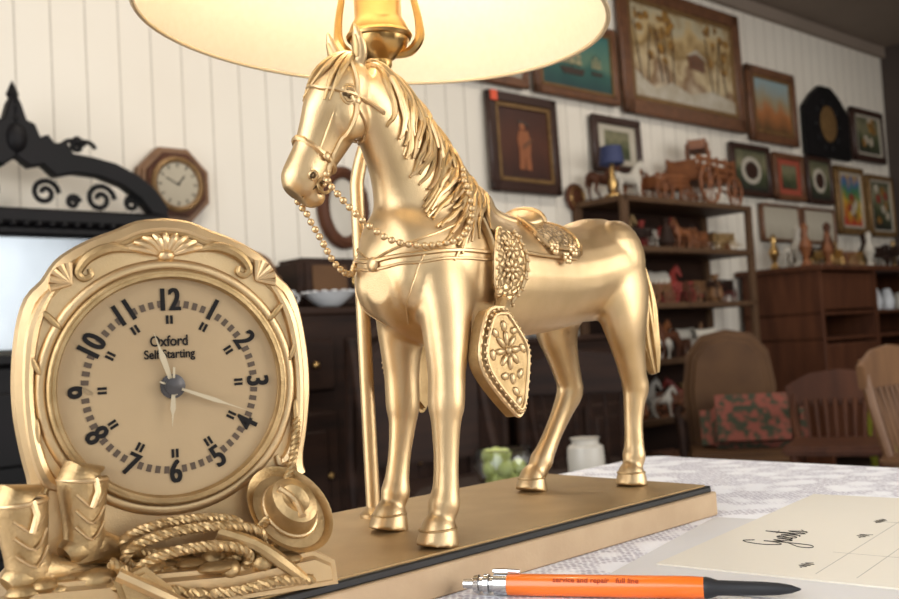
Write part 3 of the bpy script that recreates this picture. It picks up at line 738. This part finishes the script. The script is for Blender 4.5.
def ex_ship(q,w,h):
    for ox,sc in ((-.04,1.0),(.16,.5)):
        q.poly([(ox-.10*sc,-.05),(ox+.10*sc,-.05),(ox+.08*sc,-.05-.035*sc),(ox-.07*sc,-.05-.035*sc)],-.010,-.006,hull)
        for x,hh in ((-.055,.07),(0,.10),(.055,.075)):
            x=ox+x*sc; hh*=sc
            q.box((x,-.008,.02*sc),(.004,.003,hh*1.6),hull)
            for k2 in range(3):
                z=-.03+k2*hh*.45; ww=.024*sc*(1-.2*k2); q.poly([(x-ww,z),(x+ww,z+.004),(x+ww*.7,z+hh*.36),(x-ww*.9,z+hh*.38)],-.011,-.007,sail)
def ex_fig(q,w,h):
    q.ell((-.01,-.008,.09),(.020,.003,.024),skin); q.ell((0,-.008,.103),(.045,.003,.011),hull,rot=(0,.2,0))
    q.poly([(-.035,.065),(.028,.065),(.045,.01),(.035,-.06),(.040,-.13),(.006,-.13),(0,-.06),(-.012,-.13),(-.045,-.13),(-.04,-.03),(-.05,.02)],-.010,-.006,skin)
    q.poly([(-.02,-.01),(.055,.035),(.06,.02),(-.01,-.03)],-.012,-.008,fr_wd)
    q.box((-w/2+.035,-.028,h/2-.03),(.045,.004,.05),tagred)
def ex_winter(q,w,h):
    q.poly([(-w*.42,-h*.37),(w*.42,-h*.37),(w*.41,-h*.26),(w*.22,-h*.20),(w*.02,-h*.27),(-w*.12,-h*.20),(-w*.26,-h*.28),(-w*.41,-h*.15)],-.010,-.006,snow)
    q.poly([(.04,-.04),(.20,-.05),(.20,.02),(.12,.06),(.03,.03)],-.011,-.006,fr_wd); q.poly([(.01,.03),(.12,.085),(.23,.025),(.12,.055)],-.012,-.006,snow)
    for i in range(30):
        x=random.uniform(-w*.38,-w*.08) if i<19 else random.uniform(w*.20,w*.38); q.ell((x,-.007,random.uniform(-.04,h*.32)),(random.uniform(.015,.04),.003,random.uniform(.02,.04)),autumn,sub=6)
        if i%4==0: q.box((x,-.009,0),(.007,.003,h*.45),hull,rot=(0,random.uniform(-.2,.2),0))
def ex_mat(q,w,h): q.box((0,-.007,0),(w*.5,.004,h*.5),cv_grn)
def ex_ov(q,w,h): q.ell((0,-.007,0),(w*.26,.003,h*.26),matb); q.ell((0,-.010,0),(w*.17,.003,h*.17),fr_dk)
def ex_fl(q,w,h):
    for i in range(8): q.ell((random.uniform(-w*.22,w*.22),-.008,random.uniform(-h*.25,h*.28)),(.035,.003,.035),random.choice([autumn,red,snow]),sub=6)
painting('framed_portrait_painting',3.37,3.87,1.595,2.09,fr_dk,.055,cv_dark,ex_fig,fr_gd)
painting('winter_landscape_painting',4.44,5.68,2.10,2.86,fr_wd,.085,cv_winter,ex_winter,fr_gd)
painting('ship_painting',3.72,4.40,2.12,2.55,fr_wd,.045,cv_ship,ex_ship,fr_gd)
painting('lake_painting',3.10,3.67,2.12,2.55,fr_wd,.05,cv_blue,None,matb)
painting('framed_engraving',4.15,4.57,1.75,2.06,fr_dk,.045,cv_print,ex_mat)
painting('landscape_painting',5.74,6.34,2.07,2.57,fr_wd,.06,cv_land,None,fr_gd)
q=MB(WM@Matrix.Translation((6.77,-.03,2.28)))
q.poly([(-.32,-.24),(.32,-.24),(.32,.10),(.2,.2),(.08,.27),(-.08,.27),(-.2,.2),(-.32,.10)],-.02,.02,blackwood,.006)
q.ell((0,-.022,0),(.12,.006,.13),fr_gd)
for k2 in range(10): q.ell((.17*math.cos(k2*pi/5),-.022,.17*math.sin(k2*pi/5)-.01),(.03,.01,.03),blackwood,sub=6)
q.finish('carved_wall_plaque')
painting('framed_still_life',7.15,7.66,2.06,2.46,fr_dk,.05,cv_grn,ex_fl,matb)
painting('oval_mat_portrait',5.49,5.95,1.70,2.04,fr_dk,.04,cv_grn,ex_ov,None)
painting('red_mat_print',6.0,6.38,1.70,2.02,fr_wd,.04,nmat('red_mat',(.33,.06,.03),.8),ex_mat)
painting('small_portrait',6.43,6.78,1.70,2.03,fr_dk,.03,cv_grn,ex_ov)
painting('poster_print',6.84,7.27,1.50,2.00,fr_gd,.05,cv_col,ex_fl,matb)
painting('dark_print',7.33,7.75,1.50,1.97,fr_gd,.04,cv_grn,ex_fl,matb)
painting('pencil_sketch',5.80,6.29,1.42,1.67,fr_wd,.02,cv_print,None)
painting('pencil_sketch',6.33,6.78,1.42,1.67,fr_wd,.02,cv_print,None)
q=MB(WM@Matrix.Translation((1.72,-.03,1.508)))
oc=[(.15*math.cos(pi/8+k*pi/4),.15*math.sin(pi/8+k*pi/4)) for k in range(8)]
q.poly(oc,-.03,.03,woodl,.012); q.poly([(x*.84,z*.84) for x,z in oc],-.04,-.03,woodm,.006)
q.lathe([(.088,0),(.088,.006)],nmat('aged_dial',(.42,.36,.26),.5),Matrix.Translation((0,-.038,0))@Matrix.Rotation(pi/2,4,'X'),40); q.ring((0,-.045,0),.092,.011,fr_gd,'Y',40)
for k2 in range(12): q.box((0,0,.07),(.004,.002,.014),ink,M=Matrix.Translation((0,-.046,0))@Matrix.Rotation(k2*pi/6,4,'Y'))
q.box((.012,-.047,.015),(.004,.002,.045),ink,rot=(0,.7,0)); q.box((-.02,-.047,.01),(.003,.002,.06),ink,rot=(0,-1.1,0)); q.finish('octagonal_wall_clock')
q=MB(WM@Matrix.Translation((2.50,-.02,1.47)))
q.ring((0,0,0),.13,.028,woodm,'Y',36,sx=.8,sy=1.15); q.ell((0,.0,0),(.1,.01,.14),cream); q.finish('oval_wall_mirror')
q=MB(WM@Matrix.Translation((4.00,-.02,1.60)))
q.lathe([(.001,.02),(.04,.022),(.07,.012),(.075,0)],woodm,Matrix.Rotation(pi/2,4,'X'),28); q.ring((0,-.015,0),.05,.006,brassm,'Y'); q.finish('wall_plate')
# ------------------------------------------------------------------ DRESSER with mirror (left)
q=MB(WM@Matrix.Translation((1.10,-.26,0)))
q.box((0,0,.44),(.95,.46,.88),blackwood,bev=.01)
for z in (.2,.45,.7):
    q.box((0,-.235,z),(.86,.02,.21),blackwood,bev=.008)
    for s in (-.25,.25): q.ring((s,-.25,z),.025,.005,brassm,'Y')
q.box((0,0,.895),(1.0,.5,.03),blackwood,bev=.006)
for s in (-1,1):
    q.box((s*.43,.06,1.13),(.07,.06,.44),blackwood,bev=.01)
    q.lathe([(.02,0),(.035,.03),(.02,.06),(.03,.10),(.03,.3),(.02,.33),(.035,.36),(.02,.40)],blackwood,Matrix.Translation((s*.43,.0,.92)),16)
q.box((0,.08,1.13),(.80,.012,.40),mirror)
q.box((0,.06,1.345),(1.0,.08,.05),blackwood,bev=.01); q.box((0,.06,1.30),(.86,.05,.03),blackwood,bev=.008)
for k2 in range(22): q.ell((-.42+.04*k2,.03,1.322),(.012,.012,.012),blackwood,sub=6)
arch=[(.50,1.36),(.50,1.40),(.46,1.455),(.40,1.50),(.32,1.535),(.24,1.55),(.18,1.555),(.16,1.59),(.12,1.585),(.10,1.61),(.075,1.60),(.06,1.64),(.035,1.65),(.02,1.70),(0,1.74)]
in_=[(.44,1.37),(.40,1.42),(.34,1.46),(.26,1.485),(.18,1.49),(.12,1.475),(.08,1.51),(.04,1.50),(0,1.53)]
for s in (1,-1):
    q.poly([(s*x,z) for x,z in arch]+[(s*x,z) for x,z in reversed(in_)],.03,.08,blackwood,.006,1)
    for (x,z,r) in ((.27,1.415,.05),(.09,1.425,.045),(.38,1.405,.028),(.20,1.585,.022),(.18,1.40,.022)):
        sp=[(s*(x+r*(1-k2/26)*math.cos(k2*.45)),.055,z+r*(1-k2/26)*math.sin(k2*.45)) for k2 in range(22)]
        q.tube(sp,.009,blackwood,8)
    q.ell((s*.20,.055,1.60),(.018,.018,.018),blackwood,sub=8); q.tube([(s*.14,.055,1.57),(s*.17,.055,1.60),(s*.24,.055,1.60),(s*.26,.055,1.58)],.008,blackwood,8,n=3)
q.ell((0,.04,1.59),(.035,.03,.05),blackwood); q.lathe([(.03,0),(.018,.02),(.026,.04),(.012,.065),(.02,.08),(.012,.10),(.001,.125)],blackwood,Matrix.Translation((0,.055,1.65)),14)
q.finish('dresser_with_mirror')
# ------------------------------------------------------------------ sideboards and things on them
def cabinet(name,t0,t1,d,h,m,doors=2,off=.04,drawers=True):
    q=MB(WM@Matrix.Translation(((t0+t1)/2,-off-d/2,0))); w=t1-t0
    q.box((0,0,h/2+.03),(w-.04,d-.03,h-.10),m,bev=.006); q.box((0,-.0,h-.015),(w,d,.03),m,bev=.008)
    q.box((0,0,.05),(w-.02,d,.08),m,bev=.01)
    n=doors
    for i in range(n):
        x=-w/2+w*(i+.5)/n
        q.box((x,-d/2+.005,h*.38),(w/n-.06,.025,h*.52),m,bev=.010); q.box((x,-d/2-.008,h*.38),(w/n-.16,.02,h*.40),m,bev=.012)
        if drawers:
            q.box((x,-d/2+.005,h*.80),(w/n-.06,.025,h*.18),m,bev=.008)
            for s in (-.1,.1): q.ell((x+s*w/n*2,-d/2-.02,h*.80),(.014,.014,.014),brassm,sub=6)
        q.ell((x+w/n*.3,-d/2-.02,h*.42),(.012,.012,.012),brassm,sub=6)
    for s in (-1,1): q.lathe([(.02,.09),(.03,.15),(.02,.25),(.028,h*.6),(.02,h-.06)],m,Matrix.Translation((s*(w/2-.02),-d/2+.0,0)),14)
    return q.finish(name)
cabinet('sideboard',1.72,2.95,.42,1.03,woodd,3)
cabinet('low_cabinet',3.02,3.84,.42,.88,woodd,2)
def item(name,t,o,z): return MB(WM@Matrix.Translation((t,-o,z)))
q=item('x',1.92,.20,1.03)
for k2 in range(6): q.tube([( .12*math.cos(w),.08*math.sin(w),.02+k2*.02) for w in [2*pi*j/20 for j in range(20)]],.011,woodl if k2%2 else woodm,6,True)
q.tube([(-.12,0,.10),(-.09,0,.19),(0,0,.22),(.09,0,.19),(.12,0,.10)],.008,woodl,8,n=4)
q.lathe([(.1,0),(.11,.008)],woodl,Matrix.Diagonal((1,.7,1,1))); q.finish('wicker_basket')
def cup(nm,t,o,z,s=1,m=white):
    q=item(nm,t,o,z); q.lathe([(.022*s,0),(.026*s,.004),(.040*s,.03*s),(.044*s,.06*s),(.041*s,.06*s),(.037*s,.03*s),(.02*s,.008)],m,None,24)
    q.ring((.048*s,0,.035*s),.016*s,.004*s,m,'Y',16); q.finish(nm)
cup('teacup',1.80,.40,1.03); cup('teacup',1.93,.41,1.03,1.0,white)
q=item('x',2.28,.16,1.03); q.box((0,0,.10),(.34,.2,.2),woodd,bev=.02,seg=3); q.box((-.04,-.103,.11),(.16,.012,.12),olive,bev=.004); q.ring((.1,-.105,.11),.03,.006,brassm,'Y'); q.ell((.1,-.105,.05),(.014,.012,.014),brassm); q.finish('vintage_radio')
q=item('x',2.14,.39,1.03)
q.lathe([(.03,0),(.05,.012),(.085,.04),(.095,.055),(.088,.054),(.045,.02),(.001,.012)],white,None,24)
for k2 in range(16): q.ell((.092*math.cos(k2*pi/8),.092*math.sin(k2*pi/8),.055),(.014,.014,.006),white,sub=5)
q.finish('scalloped_bowl')
q=item('x',2.62,.25,1.03); q.lathe([(.05,0),(.055,.01),(.02,.03),(.03,.07),(.06,.12),(.045,.18),(.02,.2),(.03,.23)],woodm,None,24); q.finish('turned_wood_vase')
q=item('x',3.48,.22,.88); q.lathe([(.07,0),(.09,.02),(.10,.10),(.07,.16),(.05,.17),(.06,.19)],white,None,28); q.ring((.11,0,.09),.035,.008,white,'Y'); q.finish('enamel_pitcher')
# ------------------------------------------------------------------ shelf unit
ST0,ST1,SD,SH=3.98,5.17,.33,1.57
q=MB(WM)
for x in (ST0+.02,ST1-.02):
    for y in (-.03,-SD): q.box((x,y,SH/2),(.045,.03,SH),wshelf,bev=.003)
zs=[.12,.42,.72,1.01,1.30,1.555]
for z in zs: q.box(((ST0+ST1)/2,-.18,z),(ST1-ST0,SD,.03),wshelf,bev=.003)
q.box(((ST0+ST1)/2,-.012,SH/2),(ST1-ST0,.01,SH),woodd)
q.finish('shelf_unit')
def wheel(q,c,R,m,axis='Y'):
    q.ring(c,R,R*.09,m,axis,20,tseg=6)
    for k2 in range(8):
        w=k2*pi/4; d=V((math.cos(w)*R,0,math.sin(w)*R)) if axis=='Y' else V((0,math.cos(w)*R,math.sin(w)*R))
        q.tube([V(c),V(c)+d],R*.05,m,4)
    q.ell(c,(R*.16,)*3,m,sub=5)
def wagon(q,x,y,z,s,m,cover=None,rz=0):
    Mo=q.M; q.M=Mo@Matrix.Translation((x,y,z))@Matrix.Rotation(rz,4,'Z')@Matrix.Scale(s,4)
    q.box((0,0,.42),(1.3,.5,.05),m)
    for sy in (-1,1):
        for kz in range(3): q.box((0,sy*.27,.50+kz*.12),(1.35,.03,.07),m)
        for kx in range(5): q.box((-.6+kx*.3,sy*.29,.6),(.04,.03,.4),m)
        wheel(q,(-.42,sy*.36,.32),.32,m); wheel(q,(.45,sy*.36,.25),.25,m)
    for kx in (-.65,.65): q.box((kx,0,.58),(.04,.5,.3),m)
    q.tube([(.65,0,.35),(1.1,0,.28),(1.4,0,.25)],.03,m,6)
    if cover:
        vs=[];fs=[]
        for i in range(7):
            for j in range(11):
                a=pi*j/10; xx=-.65+1.3*i/6; vs.append((xx,.29*math.cos(a),.72+.45*math.sin(a)*(1-.1*math.sin(pi*i/6))))
        for i in range(6):
            for j in range(10): a=i*11+j; fs.append((a,a+1,a+12,a+11))
        q.add(vs,fs,cover)
    q.M=Mo
def minihorse(q,x,y,z,s,m,rz=0):
    Mo=q.M; q.M=Mo@Matrix.Translation((x,y,z))@Matrix.Rotation(rz,4,'Z')@Matrix.Scale(s,4)
    horse_lofts(q,m,8,1,False)
    for sg in (1,-1): q.loft([(.109,sg*.007,.247,.004,.003),(.110,sg*.008,.258,.004,.003),(.113,sg*.009,.267,.001,.001)],m,seg=6,n=1)
    q.M=Mo
q=MB(WM); wagon(q,4.92,-.19,SH,.34,woodo,None,.1); wagon(q,4.90,-.19,SH+.255,.16,woodo,None,.5); q.finish('model_wagon')
q=MB(WM); wagon(q,4.56,-.19,SH,.20,woodo,None,-.1); q.finish('model_wagon')
q=MB(WM)
for i in range(3): minihorse(q,4.12+.12*i,-.12-.07*(i%2),SH,.85,[woodm,cream,woodo][i],rz=random.uniform(-.4,.4))
q.finish('toy_horses')
q=MB(WM@Matrix.Translation((4.04,-.24,SH)))
q.lathe([(.05,0),(.05,.01),(.012,.03),(.025,.07),(.012,.12),(.01,.17)],brassm,None,20); q.lathe([(.065,.17),(.055,.26),(.053,.26),(.063,.17)],bluesh,None,28,cap=False); q.finish('small_table_lamp')
for si,z in enumerate(zs[:-1]):
    q=MB(WM); z0=z+.015; x=ST0+.1
    while x<ST1-.1:
        m=random.choice([woodo,woodm,woodm,gold_d,cream,woodl,red,woodd,woodo,woodm])
        ty=random.random(); y=-random.uniform(.18,.29)
        if ty<.45: wagon(q,x,y,z0,random.uniform(.12,.16),m,cream if random.random()<.3 else None,random.uniform(-.3,.3)); x+=.10
        elif ty<.75: minihorse(q,x,y,z0,random.uniform(.6,.8),m,random.uniform(-.6,.6)+(pi if random.random()<.5 else 0)); x+=.08
        elif ty<.9:
            s=random.uniform(.6,1.1); q.lathe([(.03*s,0),(.045*s,.03*s),(.03*s,.09*s),(.015*s,.12*s),(.025*s,.15*s)],m,Matrix.Translation((x,y,z0)),14); x+=.07
        else: q.box((x,y,z0+.05),(.08,.07,.10),m,bev=.005); x+=.10
    q.finish('figurine_collection')
# ------------------------------------------------------------------ writing desk (right)
D0,D1,DD,DH=5.5,7.3,.52,1.2
q=MB(WM@Matrix.Translation((0,-.04,0)))
q.box((D0+.015,-DD/2,DH/2),(.03,DD,DH),woodm,bev=.003); q.box((D1-.015,-DD/2,DH/2),(.03,DD,DH),woodm)
q.box((D0+.70,-DD/2,DH/2),(.03,DD,DH-.02),woodm)
q.box(((D0+D1)/2,-DD/2,DH),(D1-D0+.06,DD+.05,.035),woodm,bev=.008)
q.box(((D0+D1)/2,-.01,DH/2),(D1-D0,.015,DH),woodd)
for z in (.78,.93): q.box(((D0+D1)/2,-DD/2,z),(D1-D0,DD-.02,.02),woodm)
q.box(((D0+.70+D0)/2,-DD+.01,.42),(.66,.02,.66),woodm,bev=.008); q.box(((D0+.7+D1)/2,-DD+.01,.40),(1.0,.02,.62),woodm,bev=.008)
q.box(((D0+.70+D0)/2,-DD+.01,1.06),(.66,.02,.22),woodm,bev=.008)
q.finish('writing_desk')
q=MB(WM); x=D0+.1
while x<D1-.1:
    m=random.choice([brassm,gold_d,cream,woodo,woodd,brassm,woodm]); ty=random.random(); s=random.uniform(.8,1.4); z0=DH+.0175; y=-random.uniform(.15,.42)
    if ty<.35: minihorse(q,x,y,z0,s*.6,m,random.uniform(-.5,.5)); x+=.08
    elif ty<.75: q.lathe([(.035*s,0),(.03*s,.01),(.012*s,.04*s),(.035*s,.10*s),(.012*s,.16*s),(.02*s,.2*s),(.002,.22*s)],m,Matrix.Translation((x,y,z0)),14); x+=.06
    else: wagon(q,x,y,z0,.14*s,m); x+=.10
q.finish('brass_ornaments')
q=MB(WM); 
for i in range(9):
    x=D0+.12+i*.18; s=random.uniform(.8,1.2)
    if x<D0+.78: continue
    q.lathe([(.035*s,0),(.045*s,.05*s),(.03*s,.10*s),(.02*s,.12*s)],random.choice([cream,white,teal,red,woodo]),Matrix.Translation((x,-.40,.94)),14)
q.finish('pottery_collection')
# ------------------------------------------------------------------ chairs
def arm_chair():
    q=MB(Matrix.Translation((1.27,4.60,0))@Matrix.Rotation(math.radians(-12),4,'Z'))
    bk=[(-.20,.30),(.20,.30),(.215,.60),(.19,.76),(.12,.845),(0,.87),(-.12,.845),(-.19,.76),(-.215,.60)]
    q.poly(bk,.16,.26,olive,.03,3); q.poly([(x*.86,z*.93+.03) for x,z in bk],.13,.18,olive,.02,3)
    q.box((0,-.05,.26),(.46,.46,.14),olive,bev=.03,seg=3)
    for s in (-1,1):
        q.tube([(s*.23,.20,.50),(s*.25,.05,.50),(s*.25,-.2,.48),(s*.24,-.24,.44),(s*.23,-.24,0)],.018,woodd,10,n=3)
        q.tube([(s*.20,.22,.30),(s*.21,.28,0)],.022,woodd,8)
    q.finish('upholstered_armchair')
    q=MB(Matrix.Translation((1.33,4.47,0))@Matrix.Rotation(math.radians(-12),4,'Z')@Matrix.Rotation(math.radians(-18),4,'X'))
    q.box((0,-.04,.43),(.47,.17,.30),floral,bev=.07,seg=5); q.finish('floral_cushion')
arm_chair()
def wood_chair(name,x,y,rz,m,h=.72,sp=6):
    q=MB(Matrix.Translation((x,y,0))@Matrix.Rotation(rz,4,'Z'))
    q.box((0,0,.40),(.38,.38,.035),m,bev=.012,seg=2)
    for sx in (-1,1):
        for sy in (-1,1): q.tube([(sx*.15,sy*.15,.39),(sx*.17,sy*.17,.2),(sx*.19,sy*.19,0)],[.014,.02,.012],m,8,n=3)
        q.tube([(sx*.165,.16,.41),(sx*.18,.20,h*.8),(sx*.17,.23,h)],[.016,.018,.014],m,8,n=3)
    q.poly([(-.20,h-.10),(.20,h-.10),(.21,h-.02),(.12,h+.03),(0,h+.045),(-.12,h+.03),(-.21,h-.02)],.205,.235,m,.006)
    for i in range(sp):
        xx=-.13+.26*i/(sp-1); q.tube([(xx*.9,.16,.41),(xx,.19,.55),(xx*1.05,.215,h-.08)],[.006,.011,.006],m,6,n=3)
    for z in (.15,.22): q.tube([(-.18,-.17,z),(.18,-.17,z)],.009,m,6)
    q.finish(name)
wood_chair('wooden_chair',1.46,3.85,math.radians(-25),woodm,.64,8)
wood_chair('wooden_chair',1.67,3.35,math.radians(40),woodl,.74,8)
wood_chair('wooden_chair',.50,3.6,math.radians(160),woodd,.78)
q=MB(Matrix.Translation((1.86,4.32,0)))
q.lathe([(.07,0),(.08,.02),(.09,.42),(.085,.52),(.06,.55),(.001,.56)],yel,None,24); q.finish('yellow_storage_bin')
q=MB(Matrix.Translation((.02,3.0,0))@Matrix.Rotation(.5,4,'Z'))
for s in (-1,1):
    q.tube([(s*.22,.3,.9),(s*.22,.15,.45),(s*.22,-.2,.42),(s*.22,-.25,.1),(s*.22,.2,.05),(s*.22,.35,.4),(s*.22,.3,.9)],.018,woodd,8,n=6)
    q.tube([(s*.22,-.4,.05),(s*.22,0,.01),(s*.22,.45,.08)],.018,woodd,8,n=6)
q.box((0,-.02,.44),(.44,.40,.04),woodd,bev=.015); q.poly([(-.20,.50),(.20,.50),(.20,.85),(.1,.92),(-.1,.92),(-.20,.85)],.24,.27,woodd,.01)
q.tube([(-.22,.3,.88),(0,.31,.95),(.22,.3,.88)],.02,woodd,8,n=4); q.finish('bentwood_rocking_chair')
q=MB(Matrix.Translation((.20,2.25,0)))
q.lathe([(.20,0),(.20,.02),(.05,.05),(.03,.10),(.05,.25),(.03,.40),(.06,.50),(.30,.515),(.31,.53),(.30,.54),(.001,.54)],woodd,None,40); q.finish('pedestal_table')
q=MB(Matrix.Translation((.10,2.2,.54)))
q.lathe([(.030,0),(.034,.004),(.060,.03),(.068,.06),(.062,.095),(.060,.097),(.058,.094),(.064,.06),(.056,.032),(.028,.008),(.001,.007)],glass,None,36,cap=False)
q.finish('glass_bowl')
q=MB(Matrix.Translation((.10,2.2,.54)))
for i in range(16):
    r=.018; lvl=i//6; a=i*1.05+lvl*.5; rad=(.034 if lvl else .026) if i%6 else 0
    q.ell((rad*math.cos(a),rad*math.sin(a),.028+lvl*.026),(r,)*3,greenb,sub=8)
q.finish('decorative_balls')
q=MB(Matrix.Translation((.285,2.25,.54))); q.lathe([(.036,0),(.040,.01),(.042,.06),(.040,.085),(.030,.092),(.030,.10),(.034,.105),(.001,.108)],cream,None,24); q.finish('stoneware_jar')
# ------------------------------------------------------------------ LIGHT
w=bpy.data.worlds.new('World'); SC.world=w; w.use_nodes=True; nt=w.node_tree
bg=nt.nodes['Background']; sky=nt.nodes.new('ShaderNodeTexSky')
try:
    sky.sky_type='NISHITA'; sky.sun_disc=False; sky.sun_elevation=math.radians(40)
except Exception: pass
nt.links.new(sky.outputs[0],bg.inputs[0]); bg.inputs[1].default_value=.10
def area(name,loc,dirv,sx,sy,e,col):
    l=bpy.data.lights.new(name,'AREA'); l.shape='RECTANGLE'; l.size=sx; l.size_y=sy; l.energy=e; l.color=col
    o=bpy.data.objects.new(name,l); SC.collection.objects.link(o); o.location=loc
    o.rotation_euler=V(dirv).to_track_quat('-Z','Z').to_euler(); return o
Nv=V((.6726,-.74,0)); Dv=V((.74,.6726,0))
for i,(a,b2) in enumerate(wins):
    loc=WM@V(((a+b2)/2,-OB+.06,1.6)); area('window_daylight_%d'%(i+1),loc,-Nv,1.9,1.9,[10,88,40][i],(1,.985,.96))
area('window_daylight_4',WM@V((TA+.06,-2.9,1.6)),Dv,3.2,1.9,84,(.98,.99,1))
for i,tt in enumerate((1.6,4.2,6.6)):  # unseen strip fixtures, added to brighten the back wall and warm the highlights
    q=MB(WM@Matrix.Translation((tt,-1.3,CH)))
    q.box((0,0,-.03),(1.25,.16,.06),cream,bev=.01)
    for s in (-.04,.04): q.tube([(-.58,s,-.075),(.58,s,-.075)],.013,tubem,10)
    q.finish('added_wash_fixture')
    area('added_wall_wash_%d'%i,WM@V((tt,-1.3,CH-.10)),(0,0,-1),1.15,.14,[22,12,4][i],(1,.92,.80)).rotation_euler[2]+=math.radians(42.3)  # fill light added below each fixture for the wall
# ------------------------------------------------------------------ CAMERA
cam=bpy.data.cameras.new('camera'); co=bpy.data.objects.new('camera',cam); SC.collection.objects.link(co); SC.camera=co
cam.lens=40; cam.sensor_width=36; cam.clip_start=.02
pt=math.radians(2.58); rl=math.radians(3.2)
F=V((0,math.cos(pt),math.sin(pt))); U=V((0,-math.sin(pt),math.cos(pt))); Rr=V((1,0,0))
r_=Rr*math.cos(rl)-U*math.sin(rl); u_=Rr*math.sin(rl)+U*math.cos(rl)
co.matrix_world=frame((0,0,ZC),r_,u_,-F)
cam.dof.use_dof=True; cam.dof.focus_distance=.50; cam.dof.aperture_fstop=16
SC.view_settings.view_transform='Standard'
SC.view_settings.exposure=.05
